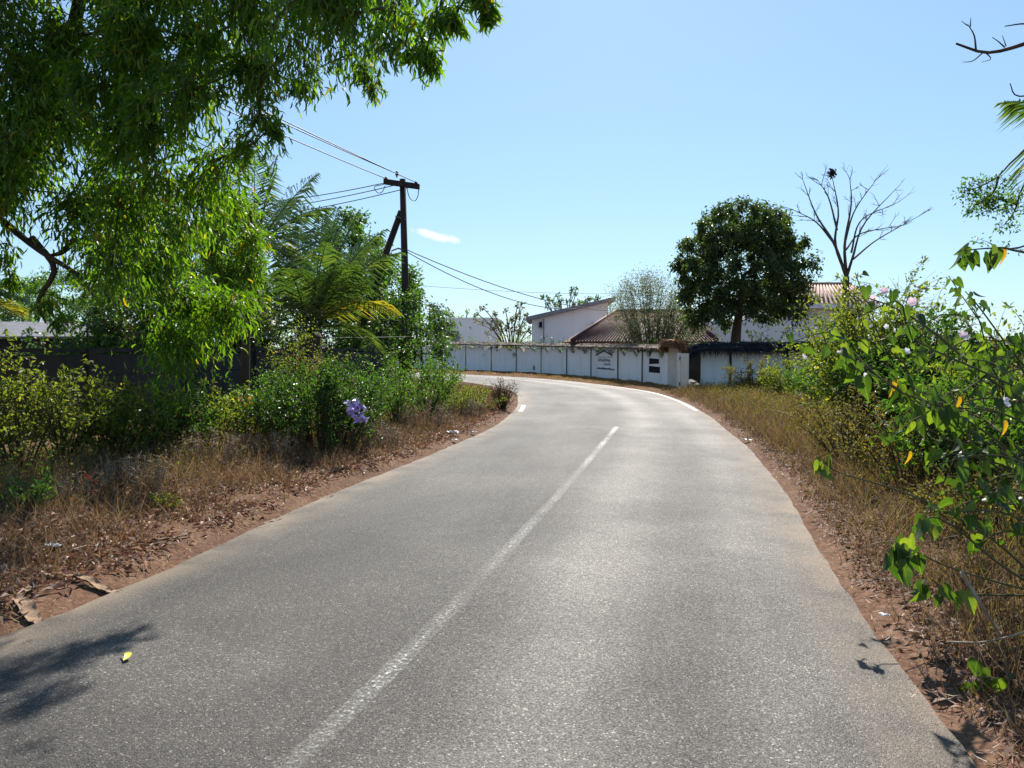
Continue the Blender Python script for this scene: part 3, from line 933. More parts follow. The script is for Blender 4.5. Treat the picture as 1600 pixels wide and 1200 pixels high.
# white house with one long rising roof
dA = 55.0
h1 = thing("white_house", "white house with a single rising grey-edged roof behind the long wall", "house", [P(890, 560, dA)[0], dA, 0])
a0, a1 = P(831, 560, dA), P(950, 560, dA + 1)
zl, zr = P(831, 497, dA)[2], P(950, 470, dA + 1)[2]
wallo = ob("wall", *prism([[a0[0], a0[1], 0], [a1[0], a1[1], 0], [a1[0], a1[1], zr], [a0[0], a0[1], zl]], [0.4, 6, 0]), M['house_white'], h1)
r0, r1 = P(822, 495, dA - .5), P(962, 463.5, dA + .4)
rf = ob("roof", *prism([r0 + [0, 0, -.32], r1 + [0, 0, -.26], r1, r0], [.4, 7, 0]), M['roof_fascia'], h1)
for (x0, x1, y0, y1) in ((842.5, 847, 503, 511), (927, 933.5, 504, 509)):
    q0, q1 = P(x0, y1, dA - .02), P(x1, y0, dA - .02)
    w_ = ob("window", *box([(q0[0] + q1[0]) / 2, dA + .06 * (x0 > 900) * 10, (q0[2] + q1[2]) / 2], (q1[0] - q0[0], .12, q1[2] - q0[2])), M['dark_glass'], h1)
    ob("frame", *box([(q0[0] + q1[0]) / 2, dA + .06 * (x0 > 900) * 10 - .08, q0[2] - .04], (q1[0] - q0[0] + .12, .1, .06)), M['roof_fascia'], w_)
q = P(849.5, 500, dA)
ob("drainpipe", *tube([[q[0], dA - .06, .2], [q[0], dA - .06, q[2] + .1]], .05, 6), M['roof_fascia'], h1, smooth=True)

# flat white block further left
dB = 66.0
h2 = thing("white_block", "plain flat-roofed white block beside the thin dark pole", "building", [P(735, 560, dB)[0], dB, 0])
b0, b1 = P(672, 560, dB), P(774, 560, dB)
zb = P(735, 498.5, dB)[2]
ob("wall", *box([(b0[0] + b1[0]) / 2, dB + 4, zb / 2], (b1[0] - b0[0], 8, zb)), M['house_white'], h2)
ob("corner_pier", *box([b1[0] + .13, dB + .3, zb / 2 + .06], (.26, .8, zb + .12)), M['house_white'], h2)
ob("parapet", *box([(b0[0] + b1[0]) / 2, dB + 4, zb + .06], (b1[0] - b0[0] + .1, 8.1, .14)), M['wall_white'], h2)
q0, q1 = P(704, 531, dB), P(717, 517, dB)
w_ = ob("doorway", *box([(q0[0] + q1[0]) / 2, dB - .01, q1[2] / 2 + .3], (q1[0] - q0[0], .08, q1[2] - .6)), M['roof_fascia'], h2)

# low house with hipped tile roof
dC = 44.0
h3 = thing("tiled_house", "low house with dark red hipped tile roof behind the wall emblem", "house", [P(1020, 560, dC)[0], dC + 4, 0])
eL, eR = P(893, 533, dC), P(1122, 534, dC)
rL, rR = P(962, 487, dC + 4.2), P(1066, 487, dC + 4.2)
zE = eL[2]; eR[2] = zE; rR[2] = rL[2]
bL, bR = eL + [0, 8.4, 0], eR + [0, 8.4, 0]
roof3 = ob("roof", *slab4(eL, eR, rR, rL, .12), M['tile_dark'], h3)
for nm, q in (("roof", (bR, bL, rL, rR)), ):
    ob(nm, *slab4(*q, .12), M['tile_dark'], h3)
for tri in ((eR, bR, rR), (bL, eL, rL)):
    A = np.array(tri); nr = nrm(np.cross(A[1] - A[0], A[2] - A[0])); nr = nr * np.sign(nr[2])
    ob("hip_slope", *prism(A, -nr * .12), M['tile_dark'], h3)
hip_tiles(roof3, eL, eR, rR, rL, .17, M['tile_dark'], .035)
mbh = MB(); 
for A, B in ((eL, rL), (eR, rR), (rL, rR)): mbh.add(*tube([A + [0, 0, .05], (A + B) / 2 + [0, 0, .07], B + [0, 0, .05]], .10, 7))
ob("ridge_tiles", *mbh.vf(), M['tile_dark'], h3, smooth=True)
ob("wall", *box([(eL[0] + eR[0]) / 2, dC + 4.2, zE / 2 - .1], (eR[0] - eL[0] - .9, 7.4, zE - .1)), M['house_white'], h3)

# right-hand white house with paler red roof
dD = 44.0
h4 = thing("white_house", "tall white house with pale red tile roof behind the round tree", "house", [P(1230, 560, dD)[0], dD + 4, 0])
g0, g1 = P(1122, 560, dD), P(1350, 560, dD + .5)
zg = P(1250, 478, dD)[2]
ob("wall", *box([(P(1215, 0, dD)[0] + g1[0]) / 2, dD + 3, zg / 2], (g1[0] - P(1215, 0, dD)[0], 6, zg)), M['house_white'], h4)
ob("side_wall", *box([(g0[0] + P(1214, 0, dD)[0]) / 2, dD + 2.4, P(1, 500, dD)[2] / 2], (P(1214, 0, dD)[0] - g0[0], 5, P(1, 500, dD)[2])), M['house_white'], h4)
eL, eR = P(1196, 474, dD - .6), P(1372, 474, dD - .6); rL, rR = P(1230, 445, dD + 3.0), P(1330, 445, dD + 3.0)
eR[2] = eL[2]; rR[2] = rL[2]
roof4 = ob("roof", *slab4(eL, eR, rR, rL, .14), M['tile_red'], h4)
hip_tiles(roof4, eL, eR, rR, rL, .27, M['tile_red'], .07)
bL, bR = eL + [0, 7.2, 0], eR + [0, 7.2, 0]
ob("roof", *slab4(bR, bL, rL, rR, .14), M['tile_red'], h4)
A = np.array((bL, eL, rL)); nr = nrm(np.cross(A[1] - A[0], A[2] - A[0])); nr *= np.sign(nr[2])
ob("hip_slope", *prism(A, -nr * .14), M['tile_red'], h4)
ob("fascia", *box([(eL[0] + eR[0]) / 2, eL[1] - .04, eL[2] - .14], (eR[0] - eL[0] - .1, .08, .26)), M['house_white'], h4)
ob("ridge_tiles", *tube([rL + [0, 0, .06], rR + [0, 0, .06]], .11, 7), M['tile_red'], h4, smooth=True)
for x_ in (1325,):
    q = P(x_, 505, dD)
    w_ = ob("window", *box([q[0], dD - .02, q[2]], (.9, .1, 1.1)), M['dark_glass'], h4)
    ob("frame", *box([q[0], dD - .06, q[2] - .58], (1.05, .14, .07)), M['roof_fascia'], w_)

# grey roofed shed far behind the left wall
dE = 34.0
h5 = thing("grey_shed", "low grey-roofed shed glimpsed beyond the left wall under the acacia", "shed", [P(70, 560, dE)[0], dE + 2, 0])
q0, q1 = P(-90, 520, dE), P(150, 520, dE)
ob("wall", *box([(q0[0] + q1[0]) / 2, dE + 2.5, 1.05], (q1[0] - q0[0] - .6, 4.6, 2.1)), M['precast'], h5)
rA, rB = P(-95, 518, dE - .4), P(155, 518, dE - .4); rA[2] = rB[2] = 2.2
ob("roof", *slab4(rA, rB, rB + [0, 3, .75], rA + [0, 3, .75], .06), M['roof_grey'], h5)
ob("roof", *slab4(rB + [0, 6, 0], rA + [0, 6, 0], rA + [0, 3, .75], rB + [0, 3, .75], .06), M['roof_grey'], h5)


# ------------------------------------------------------------------ poles and wires
dP = 32.0
pb = P(637, 560, dP); pb[2] = 0
pole = thing("utility_pole", "tall dark timber utility pole with cross arm and leaning brace", "pole", pb)
ptop = P(629, 280, dP)
ob("post", *tube([pb + [0, 0, -.2], (pb + ptop) / 2, ptop], [.17, .15, .125], 10), M['timber'], pole, smooth=True)
c0, c1 = P(599, 283, dP - .1), P(654, 291, dP - .5)
ca = math.atan2(c1[1] - c0[1], c1[0] - c0[0])
ob("cross_arm", *prism([c0 + [0, 0, -.11], c1 + [0, 0, -.11], c1 + [0, 0, .11], c0 + [0, 0, .11]], [.03, .16, 0]), M['timber'], pole)
br_top, br_bot = P(627, 330, dP + .1), P(528, 560, dP + 3.0); br_bot[2] = 0
ob("brace", *tube([br_bot, (br_bot + br_top) / 2, br_top], [.16, .145, .13], 8), M['timber'], pole, smooth=True)
ob("brace_clamp", *tube([P(618, 338, dP), P(634, 343, dP - .1)], .035, 6), M['metal'], pole)
for k, (x_, y_) in enumerate(((603, 281), (620, 272), (650, 288))):
    q = P(x_, y_, dP - .1)
    ins = ob("insulator", *tube([q + [0, 0, z] for z in (-.14, -.06, -.05, .02, .03, .12)], [.03, .03, .075, .05, .075, .04], 8), M['ceramic'], pole, smooth=True)
for pts_ in (((600, 288), (585, 292), (590, 301), (597, 300), (602, 290)), ((636, 295), (640, 309), (648, 314), (653, 306), (654, 293))):
    ob("jumper_cable", *tube(smooth_path([P(a, b, dP - .3) for a, b in pts_], 14), .016, 4), M['wire'], pole, smooth=True)
ob("service_bracket", *tube([P(612, 392, dP - .3), P(622, 388, dP - .2), P(632, 391, dP - .1)], .035, 6), M['metal'], pole)

tb = P(660, 560, 41.0); tb[2] = 0
tp = thing("thin_pole", "thin dark metal pole leaning beside the flat white block", "pole", tb)
tt = P(653, 446, 41.0)
ob("post", *tube([tb, (tb + tt) / 2, tt], [.075, .07, .06], 7), M['wire'], tp, smooth=True)
ob("cap", *tube([tt, tt + [0, 0, .09]], .10, 7), M['wire'], tp)


def wire(label, a, b, sag, r=.019, group="overhead wires"):
    t = np.linspace(0, 1, 28)[:, None]
    p = a + (b - a) * t; p[:, 2] -= (4 * sag * t * (1 - t))[:, 0]
    ob_solo("overhead_wire", *tube(p, r, 4), M['wire'], label, "wire", group, smooth=True)


for k, (x_, y_, tx, ty, lab) in enumerate(((603, 279, -190, -78, "lowest of the three power wires climbing left from the cross arm"),
                                           (617, 270, -190, -110, "middle of the three power wires climbing left from the cross arm"),
                                           (650, 285, -190, -128, "topmost of the three power wires climbing left from the cross arm"))):
    wire(lab, P(x_, y_, dP - .1), P(tx, ty, 14), .10)
for k, (x_, y_, tx, ty, lab) in enumerate(((600, 286, 330, 318, "upper of the three wires running level left behind the palm"),
                                           (618, 289, 330, 332, "middle of the three wires running level left behind the palm"),
                                           (640, 293, 330, 345, "lower of the three wires running level left behind the palm"))):
    wire(lab, P(x_, y_, dP + .05), P(tx, ty, 44), .25)
wire("upper of the paired service wires sagging from pole to the white house", P(633, 389, dP - .1), P(960, 486, dA - .6), .55, .022)
wire("lower of the paired service wires sagging from pole to the white house", P(633, 392, dP - .1), P(905, 482, dA - .8), .75, .022)
wire("faint high wire running right from the thin dark pole", P(654, 446, 41), P(1010, 458, 60), .2, .012)
wire("slack wire from the utility pole left across the palm fronds", P(652, 447, 40.9), P(380, 435, 24), .3, .011)
wire("short stay wire low on the utility pole", P(632, 462, dP - .15), P(560, 520, 30), .05, .014)
wire("strand wire just above the left wall near the palm", P(372, 527, 17.5), P(640, 526, 27), .02, .008)
wire("pale roof edge cable over the tiled house", P(955, 489.5, 43.5), P(1056, 488, 46), .04, .02)
#VEG
# ------------------------------------------------------------------ plants: builders
def in_poly(x, y, poly):
    p = np.asarray(poly, float); r = np.zeros(len(x), bool)
    j = len(p) - 1
    for i in range(len(p)):
        c = ((p[i, 1] > y) != (p[j, 1] > y)) & (x < (p[j, 0] - p[i, 0]) * (y - p[i, 1]) / (p[j, 1] - p[i, 1] + 1e-9) + p[i, 0])
        r ^= c; j = i
    return r


def limbs(trunk, trunk_r, blobs, r_end=.012, r_max=.09, up=.15):
    """limbs from the trunk to every clump, each growing out of the nearest limb already there"""
    mb = MB()
    mb.add(*tube(trunk, trunk_r, 9))
    nodes = [(trunk[i], trunk_r[i]) for i in range(len(trunk) // 3, len(trunk))]
    top = np.mean([n[0] for n in nodes], axis=0)
    C = np.array([b[0] for b in blobs])
    for k in np.argsort(np.linalg.norm(C - top, axis=1)):
        N = np.array([n[0] for n in nodes]); R = np.array([n[1] for n in nodes])
        dd = np.linalg.norm(N - C[k], axis=1) + .6 * np.clip(N[:, 2] - C[k][2], 0, None)
        i = dd.argmin(); L = np.linalg.norm(N[i] - C[k])
        if L < .05: continue
        r0 = min(R[i] * .7, r_max, .012 + .016 * L)
        p = bez(N[i], (N[i] + C[k]) / 2 + np.array([0, 0, up * L]) + rng.normal(size=3) * .07 * L, C[k], 7)
        rr = np.linspace(r0, max(r_end, r0 * .35), 7)
        mb.add(*tube(p, rr, 5, cap=False))
        nodes += [(p[q], rr[q]) for q in (2, 4, 6)]
    return mb


def clumps(blobs, twigs, leaves, tm, size, droop=.3, out=.6, jit=.10, wid=None, twig_r=.006, tip=.25):
    """twigs fanning out of every clump centre, leaves along them. returns twig mesh builder and leaf arrays"""
    tw = MB(); PP, DD, SS = [], [], []
    for (c, r) in blobs:
        r = np.asarray(r, float); rm = r.mean()
        n = max(3, int(twigs * rng.uniform(.75, 1.25)))
        e = c + unit_rand(n) * (rng.random(n) ** .45)[:, None] * r
        e[:, 2] -= droop * rm * rng.random(n) * .6
        for q in e:
            path = bez(c + rng.normal(size=3) * .12 * r, (c + q) / 2 + np.array([0, 0, .25 * rm]), q, 4)
            tw.add(*tube(path[[0, 2, 3]], [twig_r * 1.6, twig_r * 1.1, twig_r * .6], 3, cap=False))
            m = max(2, int(leaves * rng.uniform(.6, 1.4)))
            t = tip + (1 - tip) * rng.random(m)
            pos = (1 - t)[:, None] ** 2 * path[0] + (2 * t * (1 - t))[:, None] * ((c + q) / 2 + np.array([0, 0, .25 * rm])) + (t * t)[:, None] * q
            d = nrm(nrm(q - c) * out + rng.normal(size=(m, 3)) * .55 + np.array([0, 0, -droop]))
            PP.append(pos + rng.normal(size=(m, 3)) * jit * rm); DD.append(d); SS.append(size * rng.uniform(.65, 1.25, m))
    return tw, np.concatenate(PP), np.concatenate(DD), np.concatenate(SS)


def leaf_parts(parent, mesh_tm, mat, pos, yd, zd, sc, name="leaf", wid=1.0):
    """single leaves as parts that share one mesh"""
    me = mesh_np(name, mesh_tm[0] * [wid, 1, 1], mesh_tm[1], True); me.materials.append(mat)
    x, y, z = frames(yd, zd); off = OFF[parent.name]
    for i in range(len(pos)):
        o = bpy.data.objects.new(name, me)
        s = sc[i]; q = pos[i] - off
        o.matrix_basis = Matrix(((x[i, 0] * s, y[i, 0] * s, z[i, 0] * s, q[0]), (x[i, 1] * s, y[i, 1] * s, z[i, 1] * s, q[1]),
                                 (x[i, 2] * s, y[i, 2] * s, z[i, 2] * s, q[2]), (0, 0, 0, 1)))
        col.objects.link(o); o.parent = parent


def tree(name, label, base, trunk, trunk_r, blobs, tm, mat, twigs, leaves, size, bark='bark', cat="tree", droop=.3, wid=None,
         r_max=.09, group=None, jit=.12, singles=0, single_mat=None, limb_up=.15, out=.6, tip=.25, upz=.6):
    t = thing(name, label, cat, base, group)
    mb = limbs(trunk, trunk_r, blobs, r_max=r_max, up=limb_up)
    tr = ob("trunk", *mb.vf(), M[bark], t, smooth=True)
    tw, p, d, s = clumps(blobs, twigs, leaves, tm, size, droop, jit=jit, out=out, tip=tip)
    ob("twigs", *tw.vf(), M['twig'], tr, kind="stuff")
    z = nrm(unit_rand(len(p)) + np.array([0, 0, upz]))
    if singles:
        v = p - np.array([0, 0, EYE])
        depth = v[:, 1] * math.cos(TH) - v[:, 2] * math.sin(TH)
        hgt = v[:, 1] * math.sin(TH) + v[:, 2] * math.cos(TH)
        px = v[:, 0] / depth * F_PX; py = hgt / depth * F_PX
        vis = (depth > .5) & (abs(px) < 800) & (abs(py) < 600)
        score = np.where(vis, s / np.maximum(depth, .1), -1)
        idx = np.argsort(-score)[:singles]
        leaf_parts(t, tm, single_mat, p[idx], d[idx], z[idx], s[idx])
        keep = np.ones(len(p), bool); keep[idx] = False
        p, d, s, z = p[keep], d[keep], s[keep], z[keep]
    ob("foliage", *scatter(tm, p, d, z, s, wid), M[mat], t, kind="stuff")
    return t


def shrub(name, label, base, h, r, stems, leaves, size, mat, tm=OVAL, cat="shrub", lean=(0, 0), group=None, stem_mat='twig',
          up=.25, side=5, low=.12, upright=.55, flowers=None, heads=None, bare=0.0, spread=.18):
    base = np.array([base[0], base[1], float(ground_z(np.array([base[0]]), np.array([base[1]]))[0])])
    t = thing(name, label, cat, base, group)
    mb = MB(); segs = []
    for i in range(stems):
        az = rng.uniform(0, 2 * math.pi); k = math.sqrt(rng.random())
        hh = h * rng.uniform(.55, 1.0) * (1 - .35 * k * k)
        b0 = base + np.array([math.cos(az), math.sin(az), 0]) * k * r * spread + [0, 0, -.03]
        e = base + np.array([math.cos(az) * r * k + lean[0] * hh, math.sin(az) * r * k + lean[1] * hh, hh])
        c = b0 + (e - b0) * .45 + np.array([0, 0, hh * upright * .35]) + rng.normal(size=3) * .06 * h
        p = bez(b0, c, e, 7); mb.add(*tube(p, np.linspace(.011, .004, 7) * (h / 1.2) ** .5, 4, cap=False)); segs.append((p, low))
        for q in range(side):
            a = p[rng.integers(2, 7)]; d = nrm(rng.normal(size=3) + np.array([math.cos(az), math.sin(az), .5]) * .6)
            L = h * rng.uniform(.12, .30)
            tp_ = bez(a, a + d * L * .5 + [0, 0, .05 * h], a + d * L, 4); mb.add(*tube(tp_, [.005, .004, .003, .002], 3, cap=False)); segs.append((tp_, 0))
    st = ob("stems", *mb.vf(), M[stem_mat], t, smooth=True)
    n = leaves; si = rng.integers(0, len(segs), n)
    S7 = np.array([np.concatenate([p, np.tile(p[-1], (7 - len(p), 1))]) for p, lo in segs])
    LN = np.array([len(p) for p, lo in segs])[si]; LO = np.array([lo for p, lo in segs])[si]
    u = (LO + (1 - LO) * rng.random(n)) * (LN - 1); i = np.minimum(u.astype(int), LN - 2)
    A_, B_ = S7[si, i], S7[si, i + 1]; pos = A_ + (B_ - A_) * (u - i)[:, None]; dr = B_ - A_
    pos += rng.normal(size=(n, 3)) * .022 * h ** .5
    keep = pos[:, 2] > base[2] + .01
    if bare: keep &= rng.random(n) > bare * (1 - np.clip((pos[:, 2] - base[2]) / h, 0, 1))
    pos, dr = pos[keep], dr[keep]; n = len(pos)
    d = nrm(nrm(dr) * .4 + rng.normal(size=(n, 3)) * .7 + [0, 0, up])
    ob("foliage", *scatter(tm, pos, d, nrm(unit_rand(n) + [0, 0, .9]), size * rng.uniform(.55, 1.3, n)), M[mat], t, kind="stuff")
    for spec in (flowers or []):
        flower(t, P(spec[0], spec[1], spec[2]), spec[3], spec[4])
    for (px, py, dd, sz) in (heads or []):
        c = P(px, py, dd); m = 90
        pos = c + rng.normal(size=(m, 3)) * sz * np.array([.42, .42, .5])
        ob("seed_head", *scatter(RHOMB, pos, unit_rand(m), unit_rand(m), .03 * rng.uniform(.6, 1.3, m)), M['seed'], t, kind="stuff")
    return t


def flower(parent, c, r, mat):
    """open funnel of five joined petals"""
    V = [[0, 0, -.5 * r]]; n = 20
    for k in range(n):
        a = 2 * math.pi * k / n; V.append([.45 * r * math.cos(a), .45 * r * math.sin(a), -.1 * r])
    for k in range(n):
        a = 2 * math.pi * k / n; q = r * (1 + .13 * math.cos(5 * a)); V.append([q * math.cos(a), q * math.sin(a), .12 * r * math.cos(5 * a)])
    F = []
    for k in range(n):
        k2 = (k + 1) % n
        F += [[0, 1 + k, 1 + k2], [1 + k, 1 + n + k, 1 + n + k2], [1 + k, 1 + n + k2, 1 + k2]]
    d = nrm(np.array([rng.normal() * .5, -1.0, rng.normal() * .4 + .3]))
    x = nrm(np.cross(d, [0, 0, 1])); y = np.cross(d, x)
    V = np.array(V); V = c + V[:, :1] * x + V[:, 1:2] * y + V[:, 2:] * d
    ob("flower", V, np.array(F), M[mat], parent, smooth=True)


def frond(parent, a, b, arch, nl, ll, mat='palm', droop=.8, name="frond", twist=0.0):
    a, b = np.asarray(a, float), np.asarray(b, float); L = np.linalg.norm(b - a)
    ctrl = (a + b) / 2 + np.array([0, 0, arch * L])
    n = 16; p = bez(a, ctrl, b, n)
    mb = MB(); mb.add(*tube(p, np.linspace(.028, .006, n), 4, cap=False))
    nl = int(nl * .68); ts = np.linspace(.16, .995, nl)
    tang = np.gradient(p, axis=0)
    pos = np.stack([np.interp(ts * (n - 1), np.arange(n), p[:, k]) for k in range(3)], 1)
    tn = nrm(np.stack([np.interp(ts * (n - 1), np.arange(n), tang[:, k]) for k in range(3)], 1))
    sd = nrm(np.cross(tn, [0, 0, 1])); upv = np.cross(sd, tn)
    ln = ll * (np.sin(np.clip(ts * 1.08, 0, 1) * math.pi * .93 + .17) * .85 + .18)
    for s in (-1, 1):
        l = ln * rng.uniform(.9, 1.35, nl)
        d1 = nrm(sd * s * .9 + tn * .62 + upv * .18 + rng.normal(size=(nl, 3)) * .10)
        p0 = pos; p1 = p0 + d1 * (l * .5)[:, None] + np.array([0, 0, -1.]) * (l * .10 * droop)[:, None]
        d2 = nrm(d1 + np.array([0, 0, -1.]) * droop * 1.1)
        p2 = p1 + d2 * (l * .5)[:, None]
        w = .024 * rng.uniform(.8, 1.2, nl)[:, None]
        wv = nrm(tn * .8 + upv * .5)
        V = np.stack([p0 - wv * w * .5, p0 + wv * w * .5, p1 - wv * w, p1 + wv * w, p2], 1).reshape(-1, 3)
        base = (np.arange(nl) * 5)[:, None, None]
        F = (np.array([[0, 1, 3], [0, 3, 2], [2, 3, 4]])[None] + base).reshape(-1, 3)
        mb.add(V, F)
    return ob(name, *mb.vf(), M[mat], parent)


# ------------------------------------------------------------------ the big acacia on the left
ac_base = np.array([-8.1, 9.4, 0.1])
mass = [(-260, -330), (470, -330), (700, -60), (640, 10), (520, 60), (440, 100), (412, 150), (418, 225), (385, 250), (345, 300), (355, 345), (410, 395), (418, 450),
        (380, 520), (335, 575), (275, 585), (215, 560), (160, 548), (108, 485), (112, 395), (85, 350), (50, 345), (15, 365), (-60, 370), (-260, 400)]
blobs = []
pts_ = []
tries = 0
while len(blobs) < 140 and tries < 9000:
    tries += 1
    x, y = rng.uniform(-260, 700), rng.uniform(-330, 565)
    if not in_poly(np.array([x]), np.array([y]), mass)[0]: continue
    # inside margin so that clumps stay in the outline
    dd = rng.uniform(8.0, 10.2) if y < 320 else rng.uniform(8.1, 9.3)
    if x > 200: dd = rng.uniform(7.6, 9.2) if y < 310 else rng.uniform(9.6, 11.0)
    if x > 430: dd = rng.uniform(6.3, 8.0)
    c = P(x, y, dd)
    if c[2] < 1.2: continue
    if any(np.linalg.norm(c - b[0]) < .56 for b in blobs): continue
    ok = all(in_poly(np.array([x + ox]), np.array([y + oy]), mass)[0] for ox, oy in ((28, 0), (-28, 0), (0, 28)))
    if not ok: continue
    blobs.append((c, np.array([.55, .55, .62]) * rng.uniform(.8, 1.15)))
# the crown goes on above the frame and shades what hangs below it
for k in range(120):
    c = np.array([rng.uniform(-9.5, -1.8), rng.uniform(9.2, 13.2), 0.0]); c[2] = EYE + (560 + rng.uniform(0, 160)) / F_PX * c[1]
    if c[0] > -3.2 and c[1] > 11.5: continue
    if all(np.linalg.norm(c - b[0]) > .62 for b in blobs): blobs.append((c, np.array([.66, .66, .621])))
# hanging sprays along the upper right fringe, over the road
for x, y, dd, s in ((455, 60, 7.2, .36), (440, 95, 7.4, .3), (475, 105, 7.0, .30), (520, 40, 6.6, .34), (500, 5, 6.6, .38), (555, 20, 6.3, .34), (585, 62, 8.8, .26), (548, 85, 9.0, .26), (565, 105, 9.1, .24),
                    (577, 122, 9.1, .20), (586, 142, 9.1, .15), (480, 130, 8.2, .22), (450, 125, 8.3, .26), (620, 10, 6.0, .30), (650, 35, 5.8, .24), (615, 55, 5.9, .20), (668, 75, 5.7, .17), (680, 92, 5.7, .12), (640, 80, 5.8, .12),
                    (690, 15, 5.6, .16), (712, 22, 5.5, .10), (755, -5, 5.4, .10), (757, 22, 5.4, .07), (700, -25, 5.6, .25), (750, -40, 5.4, .2),
                    (410, 120, 7.6, .36), (405, 180, 7.8, .34), (398, 225, 7.8, .26), (425, 200, 7.6, .14), (372, 245, 8.0, .30), (430, 30, 7.4, .4)):
    blobs.append((P(x, y, dd), np.array([s, s, s * 1.15])))
trunk = smooth_path([ac_base, P(-170, 470, 9.2), P(-75, 385, 9.2), P(-10, 330, 9.4), P(50, 215, 9.6), P(110, 60, 9.8), P(150, -120, 9.8)], 22)
acacia = thing("acacia_tree", "huge acacia with hanging sickle leaves filling the upper left", "tree", ac_base)
mb = limbs(trunk, np.linspace(.20, .06, 22), blobs, r_max=.055, up=.10)
for q in (((-8, 335, 9.4), (60, 390, 9.0), (125, 432, 8.8), (150, 470, 8.7)), ((50, 372, 9.1), (85, 420, 9.0), (60, 470, 9.0), (72, 505, 9.0)), ((120, 372, 9.0), (95, 395, 9.05), (70, 400, 9.1))):
    pth = smooth_path([P(*k) for k in q], 12); mb.add(*tube(pth, np.linspace(.045, .012, 12), 6, cap=False))
trk = ob("trunk", *mb.vf(), M['bark'], acacia, smooth=True)
for x, y, dd, s in ((70, 475, 9.0, .20), (95, 500, 8.9, .16), (20, 440, 9.0, .18), (10, 400, 9.0, .2)): blobs.append((P(x, y, dd), np.array([s, s, s * 1.3])))
shade = [b for b in blobs if b[1][2] == .621]
big = [b for b in blobs if b[1][0] > .4 and b[1][2] != .621]; small = [b for b in blobs if b[1][0] <= .4]
tw, p1_, d1_, s1_ = clumps(big, 22, 32, SICKLE, .135, droop=1.0, out=.5, jit=.14, twig_r=.004)
tw2, p2_, d2_, s2_ = clumps(small, 9, 15, SICKLE, .115, droop=1.1, out=.45, jit=.16, twig_r=.003)
tw3, p3_, d3_, s3_ = clumps(shade, 13, 20, SICKLE, .24, droop=.9, out=.5, jit=.16, twig_r=.004)
ob("twigs", *MB().add(*tw.vf()).add(*tw2.vf()).add(*tw3.vf()).vf(), M['twig'], trk, kind="stuff")
lp, ld, ls = np.concatenate([p1_, p2_, p3_]), np.concatenate([d1_, d2_, d3_]), np.concatenate([s1_, s2_, s3_])
lz = nrm(unit_rand(len(lp)) + [0, 0, .25])
vx = 800 + lp[:, 0] / lp[:, 1] * F_PX; vy = HORIZON - (lp[:, 2] - EYE) / lp[:, 1] * F_PX
vis = (vx > 5) & (vx < 790) & (vy > 5)
idx = np.argsort(-np.where(vis, ls / lp[:, 1], -1))[:300]
leaf_parts(acacia, SICKLE, M['acacia_obj'], lp[idx], ld[idx], lz[idx], ls[idx])
keep = np.ones(len(lp), bool); keep[idx] = False
ob("foliage", *scatter(SICKLE, lp[keep], ld[keep], lz[keep], ls[keep], rng.uniform(.85, 1.5, keep.sum())), M['acacia'], acacia, kind="stuff")

# bright lower acacia by the wall (a younger tree in the sun, right of the big one's shade)
bl = []
ypoly = [(325, 305), (370, 295), (405, 315), (402, 400), (392, 470), (372, 500), (340, 495), (320, 430)]
for k in range(400):
    x, y = rng.uniform(315, 450), rng.uniform(285, 510)
    if in_poly(np.array([x]), np.array([y]), ypoly)[0]:
        c = P(x, y, rng.uniform(12.5, 14.5))
        if all(np.linalg.norm(c - b[0]) > .5 for b in bl): bl.append((c, np.array([.45, .45, .5])))
yb = P(380, 600, 13.5); yb[2] = 0.1
tree("young_acacia", "bright green young acacia between the big acacia and the palms", yb, smooth_path([yb, P(385, 500, 13.5), P(390, 400, 13.5), P(392, 330, 13.5)], 12), np.linspace(.09, .03, 12), bl, SICKLE, 'acacia', 18, 24, .14, droop=.8)


# ------------------------------------------------------------------ palms
def palm(label, base, crown, r, fr, name="coconut_palm", group="coconut palms"):
    t = thing(name, label, "palm", base, group)
    base = np.asarray(base, float)
    pth = smooth_path([base, base + (crown - base) * .5 + [.12, 0, 0], crown], 14)
    rad = np.linspace(r * 1.25, r, 14) * (1 + .08 * np.sin(np.arange(14) * 2.2)); rad[-3:] *= 1.2
    ob("trunk", *tube(pth, rad, 10), M['bark'], t, smooth=True)
    for f in fr: frond(t, crown + rng.normal(size=3) * .05, P(f[0], f[1], f[2]), f[3], f[4] if len(f) > 4 else 64, f[5] if len(f) > 5 else .75, f[6] if len(f) > 6 else 'palm', f[7] if len(f) > 7 else .85)
    return t


d = 22.0
pc = P(484, 522, d); pbase = np.array([pc[0] - .1, d, .1])
palm("nearest coconut palm with wind-bent fronds behind the left wall", pbase, pc, .26,
     [(528, 325, d - .4, .06, 84, 1.15), (560, 330, d + .6, .12, 84, 1.15), (600, 360, d - .6, .22, 80, 1.1), (625, 395, d - 1.2, .28, 76, 1.1), (620, 490, d - 1.6, .34, 76, 1.1, 'palm_sunlit', .9),
      (596, 555, d - 1.5, .36, 64, .95), (470, 345, d + 1.5, .08, 76, 1.1), (425, 375, d + .3, .18, 70, 1.0), (390, 445, d - .6, .30, 66, 1.0), (408, 525, d - 1.0, .34, 60, .9),
      (505, 335, d + 2.2, .06, 70, 1.1), (575, 385, d + 2.4, .22, 70, 1.1), (510, 380, d - 2.2, .2, 66, 1.0), (555, 415, d - 2.0, .30, 66, 1.0), (448, 420, d - 2.0, .3, 66, 1.0), (575, 455, d - 2.4, .36, 66, 1.0)])
d = 25.0
pc = P(395, 395, d); pbase = np.array([pc[0] - .5, d + .4, .1])
